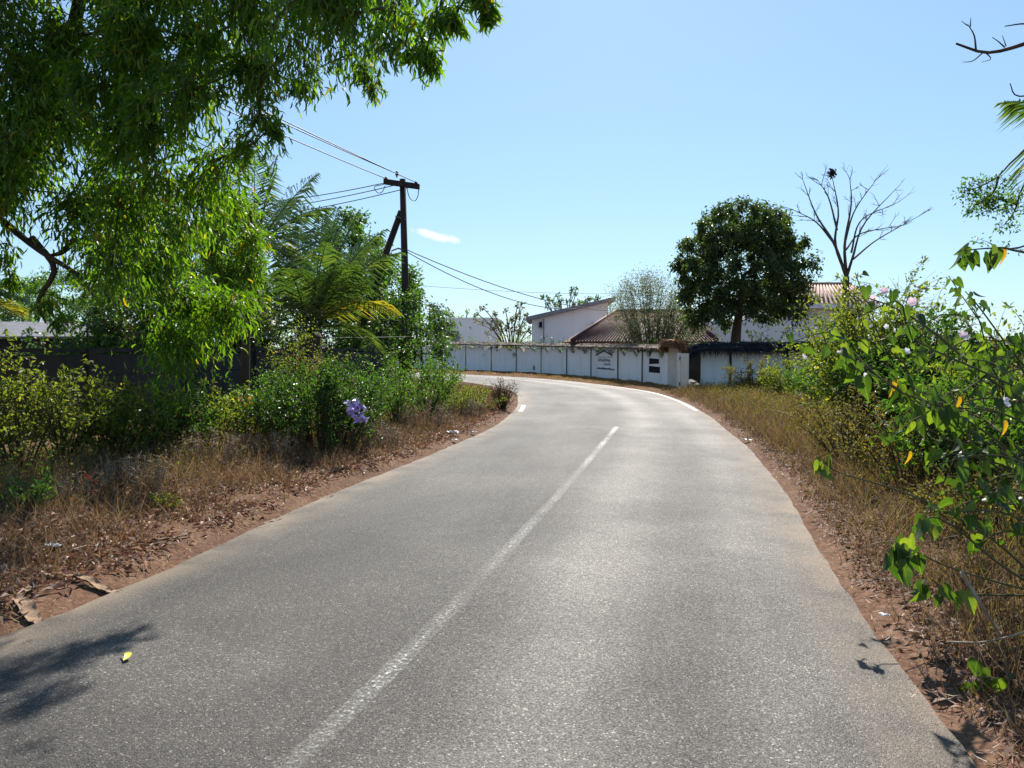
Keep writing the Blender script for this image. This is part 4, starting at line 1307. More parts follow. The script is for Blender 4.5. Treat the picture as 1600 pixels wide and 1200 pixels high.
palm("taller coconut palm whose upper fronds show beside the acacia", pbase, pc, .22,
     [(432, 245, d + .5, .06, 84, 1.25), (495, 272, d - .2, .12, 84, 1.3), (515, 325, d - .8, .22, 80, 1.2), (458, 425, d - 1.6, .46, 72, 1.1, 'palm_sunlit', .95), (480, 375, d + 1.5, .30, 70, 1.1), (398, 235, d + 1, .06, 72, 1.1),
      (350, 270, d, .15, 60, 1.0), (320, 330, d - .5, .25, 60, 1.0), (330, 400, d - 1, .35, 60, 1.0), (380, 450, d - 1.6, .4, 60, .9), (455, 310, d + 2, .16, 70, 1.1), (490, 440, d - .5, .4, 60, 1.0)])
d = 19.0
pc = P(-60, 470, d); pbase = np.array([pc[0], d, .1])
palm("coconut palm at the far left edge with one frond coloured as sunlit", pbase, pc, .22,
     [(35, 498, d - .5, .22, 60, .8, 'palm_sunlit', .6), (20, 440, d, .2, 60, .8), (40, 470, d + 1, .25, 60, .8), (-60, 330, d, .05, 60, .8), (-150, 400, d, .2, 50, .8), (-140, 500, d, .3, 50, .8), (-20, 545, d - 1, .3, 50, .7)])
d = 15.0
pc = P(1745, 215, d); pbase = np.array([pc[0] + .6, d, .1])
palm("coconut palm beyond the right edge with two fronds reaching in", pbase, pc, .22,
     [(1568, 160, d - .5, .16, 70, .85), (1580, 325, d - .8, .42, 70, .95), (1640, 60, d, .1, 60, .85), (1900, 150, d, .15, 50, .8), (1850, 330, d, .3, 50, .8), (1690, 400, d - 1, .4, 56, .8), (1760, 20, d + 1, .05, 50, .8), (1620, 260, d + 1.5, .3, 60, .8)])


# ------------------------------------------------------------------ trees behind the walls
def poly_blobs(poly, d0, d1, r, gap, n=2000, mx=200):
    p = np.asarray(poly, float); out = []
    for k in range(n):
        x, y = rng.uniform(p[:, 0].min(), p[:, 0].max()), rng.uniform(p[:, 1].min(), p[:, 1].max())
        if not in_poly(np.array([x]), np.array([y]), poly)[0]: continue
        c = P(x, y, rng.uniform(d0, d1))
        if all(np.linalg.norm(c - b[0]) > gap for b in out):
            out.append((c, np.array([r, r, r * .9]) * rng.uniform(.8, 1.2)))
            if len(out) >= mx: break
    return out


b_ = P(600, 560, 34.5); b_[2] = 0
tree("broadleaf_tree", "green broadleaf tree around the utility pole behind the palm", b_, smooth_path([b_, P(598, 500, 34.5), P(590, 430, 34.5), P(575, 380, 34.5)], 12), np.linspace(.2, .06, 12),
     poly_blobs([(520, 345), (555, 338), (590, 375), (600, 410), (640, 425), (655, 440), (640, 470), (650, 520), (640, 550), (540, 550), (520, 470), (510, 390)], 32.8, 37, .65, .95), RHOMB, 'mid_tree', 22, 13, .17, jit=.2)
b_ = P(690, 560, 47); b_[2] = 0
tree("layered_tree", "small tree with flat tiers of leaves beside the thin dark pole", b_, smooth_path([b_, P(688, 520, 47), P(684, 490, 47)], 8), np.linspace(.12, .04, 8),
     [(P(x, y, 47 + o), np.array([.95, .95, .22])) for x, y, o in ((678, 478, 0), (690, 492, .5), (672, 496, -.6), (700, 508, .2), (684, 510, -.8), (668, 515, .4), (704, 522, 0), (690, 526, .6), (676, 486, .9))], OVAL, 'dark_tree', 20, 10, .16, r_max=.05, jit=.12)

# big round dark tree
b_ = np.array([P(1148, 560, 33.5)[0], 33.5, 0])
rb = []
cc = P(1162, 428, 33.5)
for k in range(3000):
    u = unit_rand(1)[0]; u[2] = u[2] if u[2] > -.75 else -u[2]
    f = rng.uniform(.35, 1.06) ** .6
    c = cc + u * f * np.array([2.8, 2.5, 2.95])
    if c[2] < 2.45: continue
    if all(np.linalg.norm(c - b[0]) > .68 for b in rb): rb.append((c, np.array([.5, .5, .56]) * rng.uniform(.6, 1.35)))
    if len(rb) > 150: break
tree("round_tree", "large round dense dark-crowned tree behind the white wall", b_, smooth_path([b_, b_ + [.02, 0, 1.3], b_ + [.05, 0, 2.3], b_ + [.2, 0, 3.5], cc], 14), np.linspace(.32, .10, 14), rb, OVAL, 'dark_tree', 20, 14, .17, jit=.16, r_max=.14, droop=.45, bark='bark')

# tall bare tree with a dark nest at the top
b_ = np.array([P(1322, 560, 37)[0], 37.0, 0])
bare = thing("bare_tree", "tall leafless tree with forked grey limbs and a dark nest on top", "tree", b_)
mb = MB()
tp_ = P(1322, 432, 37); mb.add(*tube(smooth_path([b_, P(1321, 500, 37), tp_], 10), np.linspace(.2, .15, 10), 9))
def grow(a, d, L, r, depth):
    n = 6
    e = a + d * L
    p = bez(a, a + d * L * .5 + rng.normal(size=3) * .05 * L - np.array([0, 0, .03 * L]), e, n)
    mb.add(*tube(p, np.linspace(r, r * .55, n), 5 if depth < 2 else 3, cap=False))
    if depth >= 3: return
    k = 5 if depth == 0 else 4
    for q in range(k):
        t = rng.integers(2, n); dd_ = nrm(d + rng.normal(size=3) * np.array([.55, .45, .35]) + np.array([0, 0, .12]))
        grow(p[t], dd_, L * rng.uniform(.32, .55), r * .45, depth + 1)
for q in (((1322, 432), (1303, 380), (1275, 335), (1254, 280)), ((1303, 380), (1275, 347), (1240, 328)), ((1322, 430), (1305, 380), (1310, 330), (1300, 275)), ((1322, 428), (1320, 380), (1330, 320), (1328, 280)),
          ((1323, 432), (1333, 400), (1350, 350), (1398, 297)), ((1333, 405), (1370, 375), (1435, 338)), ((1330, 395), (1345, 345), (1395, 320)), ((1320, 380), (1335, 330), (1368, 282)), ((1308, 360), (1295, 310), (1278, 282)), ((1322, 390), (1345, 365), (1410, 352))):
    p = smooth_path([P(a, b, 37 + rng.normal() * .5 * (i > 0)) for i, (a, b) in enumerate(q)], 14)
    mb.add(*tube(p, np.linspace(.085 if q[0][1] > 420 else .05, .012, 14), 6, cap=False))
    for k in (7, 9, 11, 13):
        for s_ in range(2):
            dd_ = nrm(nrm(p[k] - p[k - 1]) + rng.normal(size=3) * np.array([.6, .6, .45]) + [0, 0, .1])
            grow(p[k], dd_, rng.uniform(.3, .85), .018, 2)
ob("trunk", *mb.vf(), M['bark_mid'], bare, smooth=True)
nc = P(1300, 271, 37); m = 160
ob("nest", *scatter(RHOMB, nc + rng.normal(size=(m, 3)) * .08, unit_rand(m), unit_rand(m), .16), M['thatch_dark'], bare, kind="stuff")

# thin-leaved fan tree behind the tiled roof, frangipanis behind the long wall
b_ = P(1015, 560, 40); b_[2] = 0
fan = thing("fan_tree", "sparse fan-shaped tree with pale branches in front of the dark tiled roof", "tree", b_)
mb = MB(); ends = []
for k in range(46):
    ex = rng.uniform(958, 1062); ey = 432 + abs(ex - 1012) ** 1.5 * .10 + rng.uniform(0, 50) * rng.random()
    e = P(ex, ey, 40 + rng.normal() * 1.0); a = b_ + np.array([rng.normal() * .12, rng.normal() * .12, 0])
    p = bez(a + [0, 0, 0], a + (e - a) * [.55, .55, .52] + [0, 0, .1], e, 10); mb.add(*tube(p, np.linspace(.035, .006, 10), 4, cap=False))
    for q in range(6):
        i_ = rng.integers(5, 10); dd_ = nrm(nrm(p[i_] - p[i_ - 1]) + rng.normal(size=3) * .5); L = rng.uniform(.3, .7)
        mb.add(*tube(bez(p[i_], p[i_] + dd_ * L * .5 + [0, 0, .03], p[i_] + dd_ * L, 4), [.008, .007, .005, .003], 3, cap=False)); ends.append(p[i_] + dd_ * L)
    ends.append(e)
ob("branches", *mb.vf(), M['bark_pale'], fan, smooth=True)
ends = np.array(ends); n = 12000
pos = ends[rng.integers(0, len(ends), n)] + rng.normal(size=(n, 3)) * .2
ob("foliage", *scatter(RHOMB, pos, unit_rand(n), unit_rand(n), .085 * rng.uniform(.6, 1.3, n)), M['grey_leaf'], fan, kind="stuff")

def frangipani(label, px, d, ends_, mat='frangi', n=26, size=.26):
    b = P(px, 560, d); b[2] = 0
    t = thing("frangipani_tree", label, "tree", b, "frangipani trees behind the wall"); mb = MB(); PP, DD = [], []
    for (x, y) in ends_:
        e = P(x, y, d + rng.normal() * .6); p = bez(b, b + (e - b) * [.35, .5, .75], e, 8); mb.add(*tube(p, np.linspace(.09, .03, 8), 6, cap=False))
        PP.append(e + rng.normal(size=(n, 3)) * .10); DD.append(nrm(unit_rand(n) + nrm(e - b) * .45))
        for q in range(2):
            f = p[5] + (e - p[5]) * rng.random() + unit_rand(1)[0] * .5; mb.add(*tube([p[4 + q], f], [.03, .02], 4, cap=False))
            PP.append(f + rng.normal(size=(n // 2, 3)) * .08); DD.append(unit_rand(n // 2))
    ob("trunk", *mb.vf(), M['bark_pale'], t, smooth=True)
    PP, DD = np.concatenate(PP), np.concatenate(DD)
    ob("foliage", *scatter(OVAL, PP, DD, nrm(unit_rand(len(PP)) + [0, 0, .6]), size * rng.uniform(.6, 1.2, len(PP))), M[mat], t, kind="stuff")
frangipani("brownish frangipani between the white block and white house", 800, 58, [(x, y) for x, y in ((755, 482), (772, 492), (790, 486), (808, 480), (822, 492), (778, 505), (800, 500), (818, 508), (790, 515), (770, 515), (826, 516), (745, 490), (806, 495), (812, 520))])
frangipani("dark frangipani clusters rising over the white house roof", 885, 63, [(848, 465), (862, 470), (875, 472), (893, 452), (899, 460), (887, 470), (905, 473), (918, 468), (930, 470), (870, 462), (912, 474), (934, 466), (856, 476)], 'dark_tree')
frangipani("small pale frangipani peeping over the flat white block", 726, 74, [(708, 493), (730, 488), (742, 494), (720, 496)], 'shrub_y', 20)

# hedge bushes between the wall and the houses: seen over the thatch and through the dips
for k, (x, d_, h_, r_, mt, lb) in enumerate(((712, 60, 2.9, 1.0, 'shrub_y', "pale bush behind the wall in front of the flat white block"),
                                              (748, 58, 2.6, 1.3, 'shrub_g', "green bush behind the wall right of the flat block"),
                                              (785, 54, 2.9, 1.4, 'shrub_y', "yellow-green bush behind the wall below the brownish frangipani"),
                                              (822, 50, 2.8, 1.0, 'shrub_g', "bush behind the wall at the left corner of the white house"),
                                              (862, 48, 2.6, 1.2, 'shrub_d', "dark low bush behind the wall under the white house window"),
                                              (905, 44, 2.5, 1.1, 'shrub_d', "dark bush where the tiled roof meets the white house"),
                                              (948, 40, 2.1, 1.0, 'shrub_y', "bright bush behind the painted wall emblem"),
                                              (992, 38, 2.1, 1.1, 'shrub_y', "bright bush behind the wall right of the emblem"),
                                              (1030, 37, 2.2, 1.0, 'shrub_g', "bright bush behind the wall next to the gateway"),
                                              (1028, 39.8, 5.0, 2.9, 'grey_leaf', "olive bush crowded round the fan-shaped tree"),
                                              (1195, 33.5, 2.9, 1.2, 'shrub_y', "yellow-green bush behind the white wall right of the tree trunk"),
                                              (1255, 33, 2.6, 1.2, 'shrub_y', "bush behind the white wall below the tall house"),
                                              (1060, 36.5, 2.6, .8, 'mid_tree', "green sapling leaning over the gateway hood"))):
    d_ = max(d_, float(np.interp(x, [p[0] for p in wpx], wb[2:, 1])) + (1.8 if x < 850 else 3.4)) if x < 1044 else d_
    b = P(x, 560, d_)
    shrub("garden_bush", lb.replace('olive', 'grey-olive'), b, h_, r_, 16 if k != 9 else 60, 900 if k != 9 else 9000, .13 if k != 9 else .11, mt, RHOMB, cat="bush", group="garden bushes behind the walls", side=4)

for k, (x, d_, h_, r_, mt, lb) in enumerate(((120, 24, 2.3, 1.7, 'shrub_d', "dark scrub beyond the left wall below the acacia gap"), (230, 25, 2.6, 2.0, 'shrub_d', "dark scrub beyond the left wall behind the hanging leaves"),
                                              (340, 26, 2.6, 2.0, 'shrub_d', "dark scrub beyond the left wall left of the taller palm"), (430, 27, 2.5, 2.0, 'shrub_d', "dark scrub between the two palm trunks"), (560, 28, 2.4, 1.8, 'shrub_d', "dark scrub right of the nearest palm trunk"))):
    shrub("wall_scrub", lb, P(x, 560, d_), h_, r_, 40, 3600, .16, mt, RHOMB, cat="bush", group="scrub beyond the left wall", side=5, low=.02)

# dark trees beyond the left wall
for k, (poly, d0, d1, bx, lb, mt) in enumerate(((((-60, 470), (20, 480), (60, 430), (120, 420), (160, 470), (150, 530), (-60, 540)), 44, 49, 60, "hazy green tree beyond the grey shed at the far left", 'mid_tree'),
                                               (((380, 470), (440, 440), (500, 455), (540, 440), (600, 470), (590, 560), (380, 560)), 27.5, 31, 500, "dark spreading tree behind the nearest palm", 'dark_tree'),
                                               (((150, 440), (300, 400), (400, 440), (420, 540), (150, 545)), 24, 29, 270, "dark tree hidden behind the hanging acacia leaves", 'dark_tree'),
                                               (((560, 480), (640, 470), (690, 500), (690, 560), (560, 562)), 29, 31, 630, "dense dark tree at the foot of the utility pole", 'shrub_d'))):
    dm = (d0 + d1) / 2; b = np.array([P(bx, 560, dm)[0], dm, 0])
    tree("background_tree", lb, b, smooth_path([b, b + [0, 0, 1.2], P(bx, (poly[0][1] + 520) / 2, dm)], 8), np.linspace(.16, .06, 8), poly_blobs(poly, d0, d1, .75, 1.0, 1500, 80), RHOMB, mt, 20, 12, .17, jit=.2, group="trees beyond the left wall")
# ------------------------------------------------------------------ bushes on the left verge
LV = "bushes on the left verge"
left = [  # px, depth, height, radius, stems, leaves, leaf size, material, label
    (25, 9.2, 1.5, .75, 26, 2200, .068, 'shrub_y', "leggy yellow-green bush at the left picture edge"),
    (95, 9.7, 1.45, .80, 26, 2400, .068, 'shrub_y', "yellow-green bush with bare pale stems in front of the first wall post"),
    (165, 10.2, 1.1, .75, 24, 2400, .066, 'shrub_y', "low sprawling yellow-green bush under the acacia's shade"),
    (215, 10.5, .95, .60, 20, 1700, .07, 'shrub_g', "slim green bush with glossy leaves below the hanging acacia"),
    (270, 11.0, 1.1, .65, 22, 2000, .072, 'shrub_g', "glossy green bush second to the left of the orange flowers"),
    (335, 11.6, .95, .75, 24, 2200, .07, 'shrub_y', "loose green bush below the tip of the bright acacia"),
    (385, 12.2, 1.05, .70, 22, 1300, .055, 'shrub_d', "bush with orange flowers left of the big dark bush"),
    (425, 13.0, 1.1, .70, 22, 1300, .055, 'shrub_g', "green bush touching the left side of the big dark bush"),
]
for (px, d, h, r, st, lv, sz, mt, lb) in left:
    b = P(px, 600, d)
    fl = [(375, 624, 11.6, .045, 'orange_petal'), (391, 625, 11.6, .05, 'orange_petal'), (383, 633, 11.6, .035, 'orange_petal')] if px == 385 else None
    shrub("verge_bush", lb, b, h, r, st, lv, sz, mt, cat="bush", group=LV, flowers=fl, bare=.2, low=.05)

bb = P(500, 700, 11.9)
shrub("verge_bush", "big dense dark green bush at the middle of the left verge", bb, 1.42, 1.05, 80, 11000, .062, 'shrub_d', cat="bush", group=LV, upright=.9, side=7, low=.02, spread=.5)
bb = P(440, 700, 13.2)
shrub("verge_bush", "dense green bush behind the left flank of the big dark bush", bb, 1.15, .7, 30, 3000, .050, 'shrub_g', cat="bush", group=LV, side=7)
bb = P(560, 690, 13.4)
shrub("verge_bush", "bright bush with dry brown flower heads behind the big dark bush", bb, 1.4, .6, 26, 2400, .050, 'shrub_g', cat="bush", group=LV, side=6,
      heads=[(545, 590, 13.0, .10), (548, 606, 13.0, .11), (540, 600, 13.1, .09), (552, 596, 12.9, .08)])
bb = P(470, 690, 15.0)
shrub("verge_bush", "tall weedy bush topped by dry flower heads beside the palm trunk", bb, 1.95, .7, 30, 2600, .055, 'shrub_y', cat="bush", group=LV,
      heads=[(463, 560, 15, .13), (470, 568, 15, .1), (484, 566, 15.1, .12), (478, 580, 15, .1), (500, 562, 15, .10), (492, 575, 15, .09)])
for (px, d, h, r, st, lv, sz, mt, lb) in (
    (622, 15.5, 1.15, .7, 24, 2000, .055, 'shrub_g', "green bush standing right of the dry flower heads"),
    (668, 17.0, 1.35, .6, 24, 1900, .060, 'shrub_g', "leafy bush in front of the utility pole foot"),
    (640, 20.0, 1.7, 1.1, 24, 2000, .075, 'shrub_g', "tall bush further back hiding the utility pole foot"),
    (690, 22.0, 1.4, .7, 18, 1300, .075, 'shrub_g', "bush whose twigs reach in front of the pale wall"),
    (590, 17.5, 1.4, .9, 30, 2600, .070, 'shrub_d', "dark bush in front of the left wall's far end"),
    (712, 18.5, .75, .8, 26, 1900, .050, 'shrub_y', "low yellow-green bush near the inside of the bend"),
    (748, 20.0, .70, .7, 26, 1700, .050, 'shrub_y', "lowest yellow-green bush at the inside of the bend")):
    shrub("verge_bush", lb, P(px, 620, d), h, r, st, lv, sz, mt, cat="bush", group=LV, side=6)
shrub("dry_bush", "thin brown dry bush at the tip of the left verge", P(785, 630, 20.6), .95, .42, 40, 900, .030, 'dry_grass', RHOMB, cat="bush", side=8)
shrub("small_weed", "small lime-green weed standing alone in the leaf litter", P(257, 780, 7.6), .22, .13, 12, 260, .045, 'shrub_y', cat="weed", up=.6)
shrub("small_weed", "dull green weed in the shade at the left picture edge", P(35, 730, 6.9), .45, .3, 16, 500, .05, 'shrub_g', cat="weed")
rw = shrub("red_leaf_weed", "low weed with wilted dark red leaves on the shaded verge", P(165, 720, 7.6), .45, .28, 12, 22, .075, 'red_leaf', cat="weed")

for (px, py, h, r, st, lv, lb) in ((215, 775, .42, .42, 46, 500, "straw-brown dry weeds left of the lone lime-green weed"), (330, 735, .45, .5, 50, 600, "straw-brown dry weeds right of the lone lime-green weed"),
                                   (425, 722, .42, .45, 46, 500, "dry brown weeds at the left foot of the big dark bush"), (590, 700, .5, .5, 60, 700, "dry brown weeds at the right foot of the big dark bush"),
                                   (660, 672, .55, .6, 60, 700, "dry brown weeds between the big dark bush and the bend"), (725, 652, .55, .6, 60, 700, "dry brown weeds just before the tip of the left verge"),
                                   (120, 800, .32, .4, 40, 400, "dry grassy weeds in the shade above the palm sheaths")):
    shrub("dry_weed", lb, G(px, py), h, r, st, lv, .03, 'dry_grass', RHOMB, cat="weed", group="dry weeds on the left verge", stem_mat='stick', side=4, spread=.8)

# lilac wrapper caught on the dark bush
wc = P(557, 642, 10.85)
U, W = np.meshgrid(np.linspace(-1, 1, 17), np.linspace(-1, 1, 21)); U, W = U.ravel(), W.ravel()
X = .12 * U + .03 * np.sin(W * 7) + .02 * np.sin(U * 9 + W * 4) - .05 * W
Z = .17 * W + .025 * np.sin(U * 6 + 1)
Y = .03 * np.sin(U * 8 + W * 3) + .025 * np.sin(W * 11 - U * 5) + .02 * rng.normal(size=len(U))
i = (np.arange(20)[:, None] * 17 + np.arange(16)[None]).ravel()
Fq = quads(np.stack([i, i + 1, i + 18, i + 17], 1))
cxy = np.stack([U, W], 1)[Fq].mean(1)
hole = (np.sin(cxy[:, 0] * 7 + 1) * np.sin(cxy[:, 1] * 5 + .5) < -.55) | (cxy[:, 0] ** 2 + cxy[:, 1] ** 2 > 1.45)
ob_solo("plastic_wrapper", wc + np.stack([X, Y, Z], 1), Fq[~hole], M['lilac'], "crumpled lilac wrapper caught on the big dark bush", "litter")


# ------------------------------------------------------------------ heart-leaved shrubs on the right
def heart_plant(label, base, stems, n_extra, size, flowers=(), yellow=(), name="morning_glory_shrub"):
    base = np.asarray(base, float)
    t = thing(name, label, "shrub", base, "heart-leaved shrubs on the right")
    PP, DD, SS = [], [], []
    for (pts, r0, nl, lo) in stems:
        q = np.array([P(*k) for k in pts])
        p = smooth_path(q, 18)
        ob("stem", *tube(p, np.linspace(r0, .0035, 18), 6), M['stem_green'], t, smooth=True)
        for k in range(nl):
            u = (lo + (1 - lo) * (k + rng.random()) / nl) * 17; i = min(int(u), 16)
            a = p[i] + (p[i + 1] - p[i]) * (u - i); td = nrm(p[i + 1] - p[i])
            sd = nrm(np.cross(td, unit_rand(1)[0]))
            pet = nrm(sd + td * .4 + np.array([0, 0, .25])) * rng.uniform(.04, .09)
            PP.append(a + pet); DD.append(nrm(np.array([sd[0] * .5, sd[1] * .5 - .1, -.9 + rng.normal() * .45]) + rng.normal(size=3) * .42)); SS.append(size * rng.uniform(.6, 1.2))
    for (px, py, d, s, dx) in n_extra:
        PP.append(P(px, py, d)); DD.append(np.array([dx, -.15, -1.0])); SS.append(s)
    PP, DD, SS = np.array(PP), np.array(DD), np.array(SS)
    n = len(PP); zz = nrm(np.stack([rng.normal(size=n) * 1.0, -.5 + rng.normal(size=n) * .9, .6 + rng.normal(size=n) * .6], 1))
    leaf_parts(t, HEART, M['heart'], PP, DD, zz, SS, wid=.80)
    if len(yellow):
        Y_ = np.array([P(a, b, c) for a, b, c, s in yellow]); m = len(Y_)
        leaf_parts(t, HEART, M['heart_yellow'], Y_, np.array([[.1 * (-1) ** k, -.1, -1.] for k in range(m)]), np.array([[.7, -1., .2]] * m), np.array([s for *_, s in yellow]), wid=.6)
    for f in flowers: flower(t, P(*f[:3]), f[3], f[4])
    return t


rb_ = G(1790, 880); rb_[2] = 0.05
stems1 = [
    ([(1760, 800, 5.6), (1640, 660, 5.5), (1540, 588, 5.4), (1460, 520, 5.3), (1400, 482, 5.2), (1345, 462, 5.2)], .013, 16, .3),
    ([(1740, 840, 5.3), (1600, 730, 5.1), (1495, 663, 4.9), (1400, 606, 4.8), (1330, 560, 4.8), (1300, 535, 4.8)], .013, 20, .35),
    ([(1740, 850, 5.0), (1640, 760, 4.9), (1560, 690, 4.8), (1480, 640, 4.7), (1420, 625, 4.6)], .012, 18, .3),
    ([(1760, 830, 5.8), (1660, 640, 5.9), (1590, 560, 6.0), (1530, 480, 6.0), (1508, 455, 6.0)], .011, 13, .4),
    ([(1780, 820, 5.4), (1690, 700, 5.3), (1610, 640, 5.2), (1540, 622, 5.1), (1470, 640, 5.0)], .012, 16, .3),
    ([(1760, 850, 4.8), (1660, 770, 4.7), (1590, 720, 4.6), (1520, 712, 4.5), (1455, 730, 4.5)], .011, 15, .3),
    ([(1760, 860, 4.7), (1680, 800, 4.6), (1610, 770, 4.5), (1550, 770, 4.4), (1500, 790, 4.4)], .010, 12, .35),
    ([(1770, 800, 6.2), (1650, 620, 6.3), (1560, 560, 6.4), (1480, 545, 6.4), (1420, 560, 6.4)], .011, 16, .3),
    ([(1770, 800, 6.0), (1680, 600, 6.0), (1620, 540, 6.0), (1580, 535, 6.0), (1540, 548, 6.0)], .011, 13, .4),
    ([(1760, 840, 5.6), (1640, 690, 5.7), (1540, 640, 5.7), (1440, 650, 5.7), (1390, 690, 5.6)], .011, 16, .3),
    ([(1750, 860, 5.0), (1650, 690, 5.2), (1590, 620, 5.3), (1555, 570, 5.3), (1500, 560, 5.3)], .010, 13, .4),
    ([(1770, 840, 4.6), (1700, 560, 4.7), (1640, 420, 4.7), (1580, 390, 4.7), (1545, 388, 4.7), (1500, 392, 4.7)], .012, 7, .72),
    ([(1750, 870, 4.6), (1640, 830, 4.4), (1560, 800, 4.3), (1480, 800, 4.3)], .010, 10, .4),
]
stems1 += [([(a + (rng.normal() * 16 if i else 0), b + (rng.normal() * 22 if i else 0), c + rng.normal() * .25) for i, (a, b, c) in enumerate(q)], r * .8, max(6, int(n * .55)), lo) for (q, r, n, lo) in stems1[:11]]
extra1 = [(1350, 590, 4.8, .15, .02), (1497, 398, 4.7, .11, -.3), (1545, 396, 4.7, .12, .1), (1556, 392, 4.7, .11, -.1), (1520, 395, 4.7, .10, .3), (1483, 640, 4.6, .16, .1), (1500, 655, 4.6, .14, -.1), (1420, 610, 4.8, .14, .1), (1396, 612, 4.8, .13, -.2)]
heart_plant("tall heart-leaved shrub with pink flowers and yellow leaves filling the right edge", rb_, stems1, extra1, .095,
            flowers=[(1382, 454, 5.2, 0.027, 'pink'), (1364, 467, 5.2, 0.027, 'pink'), (1425, 471, 5.3, 0.030, 'pink'), (1506, 523, 5.9, 0.033, 'pink'), (1418, 548, 6.2, 0.027, 'white_petal'), (1352, 586, 4.9, 0.016, 'white_petal'), (1573, 628, 4.9, 0.038, 'white_petal')],
            yellow=[(1394, 592, 4.8, .12), (1497, 622, 4.7, .09), (1568, 660, 4.7, .10), (1420, 707, 4.6, .08), (1566, 390, 4.7, .10)])
rb4 = G(1760, 800); rb4[2] = .05
stems4 = [([(a + (rng.normal() * 26 - 10 if i else 0), b + (rng.normal() * 30 - 4 if i else -40), c + 1.5 + rng.normal() * .3) for i, (a, b, c) in enumerate(q)], r * .9, int(n * 1.15), lo * .8) for (q, r, n, lo) in stems1[:11]]
heart_plant("second heart-leaved shrub crowding behind the tall flowering one", rb4, stems4, [], .10)
rb2 = G(1640, 930); rb2[2] = .05
stems2 = [
    ([(1640, 925, 4.6), (1560, 850, 4.6), (1480, 800, 4.7), (1400, 765, 4.8), (1310, 738, 4.9), (1285, 718, 4.9)], .009, 5, .86),
    ([(1640, 930, 4.5), (1560, 880, 4.4), (1500, 830, 4.4), (1460, 808, 4.4), (1440, 818, 4.4)], .009, 9, .55),
    ([(1640, 930, 4.5), (1560, 910, 4.35), (1480, 885, 4.3), (1420, 858, 4.25), (1395, 862, 4.25)], .008, 9, .7),
    ([(1640, 930, 4.4), (1560, 930, 4.3), (1490, 925, 4.2), (1455, 905, 4.2)], .008, 8, .6),
    ([(1650, 925, 4.5), (1600, 800, 4.6), (1540, 750, 4.6), (1480, 745, 4.6)], .009, 9, .4),
    ([(1650, 925, 4.4), (1620, 850, 4.4), (1570, 830, 4.4), (1530, 850, 4.4)], .009, 8, .4),
]
heart_plant("low heart-leaved shrub with thin stems reaching left over the dry grass", rb2, stems2, [(1388, 868, 4.25, .10, -.2), (1400, 880, 4.25, .12, .1), (1412, 885, 4.22, .12, .2), (1432, 868, 4.25, .12, .2), (1280, 722, 4.9, .09, -.3), (1292, 716, 4.9, .10, .3)], .115)
rb3 = G(1620, 1130); rb3[2] = .03
heart_plant("small heart-leaved seedling in the lower right corner", rb3, [([(1630, 1140, 3.6), (1600, 1090, 3.6), (1560, 1062, 3.6), (1528, 1058, 3.6)], .006, 9, .35), ([(1630, 1140, 3.6), (1620, 1080, 3.55), (1600, 1070, 3.5)], .006, 5, .4)], [(1535, 1068, 3.6, .10, .1), (1550, 1062, 3.6, .10, -.3)], .10)

RV_ = "bushes on the right verge"
shrub("verge_bush", "tall small-leaved bush in front of the pale red roof", P(1368, 600, 13.0), 2.6, 1.15, 84, 15000, .085, 'shrub_y', cat="bush", group=RV_, side=7, flowers=[(1385, 510, 12, 0.038, 'white_petal'), (1398, 516, 12, 0.038, 'white_petal')])
shrub("verge_bush", "dark leafy bush behind the heart-leaved shrub", P(1440, 600, 11.5), 2.15, 1.2, 60, 8000, .085, 'shrub_d', cat="bush", group=RV_, side=6)
shrub("dry_bush", "twiggy leafless bush sticking up behind the tall small-leaved bush", P(1385, 600, 16.0), 3.3, 1.1, 46, 500, .05, 'weed_olive', RHOMB, cat="bush", side=9)
for (px, d, h, r, st, lv, sz, mt, lb, fl) in (
    (1180, 25.5, 1.35, 1.1, 30, 3000, .075, 'weed_olive', "sparse olive bush against the foot of the white wall", None),
    (1238, 22.5, 1.45, 1.0, 30, 3200, .075, 'shrub_y', "yellow-green bush with white flowers before the white wall", [(1258, 559, 22, .14, 'white_petal'), (1274, 555, 22, .10, 'white_petal'), (1248, 617, 21.5, .12, 'white_petal')]),
    (1290, 19.5, 1.45, 1.05, 34, 3600, .070, 'shrub_g', "green bush at the right end of the visible white wall", None),
    (1330, 10.5, 1.15, .85, 34, 2600, .050, 'weed_olive', "low olive thicket beneath the tall small-leaved bush", None),
    (1420, 8.6, 1.2, .9, 36, 2800, .045, 'weed_olive', "olive thicket under the heart-leaved shrub's branches", None),
    (1530, 8.2, 1.6, 1.0, 46, 4600, .075, 'shrub_g', "green thicket deep behind the heart-leaved shrub", None),
    (1600, 9.5, 1.9, 1.1, 46, 4600, .075, 'shrub_y', "yellow-green thicket at the right edge behind the heart leaves", None),
    (1530, 13.5, 1.7, 1.5, 46, 3800, .070, 'dry_grass', "brown dry thicket seen between the heart-leaved branches", None),
    (1560, 6.2, .65, .7, 30, 1600, .040, 'weed_olive', "knee-high olive weeds in front of the heart-leaved shrub", None),
    (1500, 15.5, 2.6, .5, 12, 700, .07, 'shrub_g', "single tall slender bush against the sky at right", None)):
    shrub("verge_bush", lb, P(px, 640, d), h, r, st, lv, sz, mt, cat="bush", group=RV_, flowers=fl, side=6)

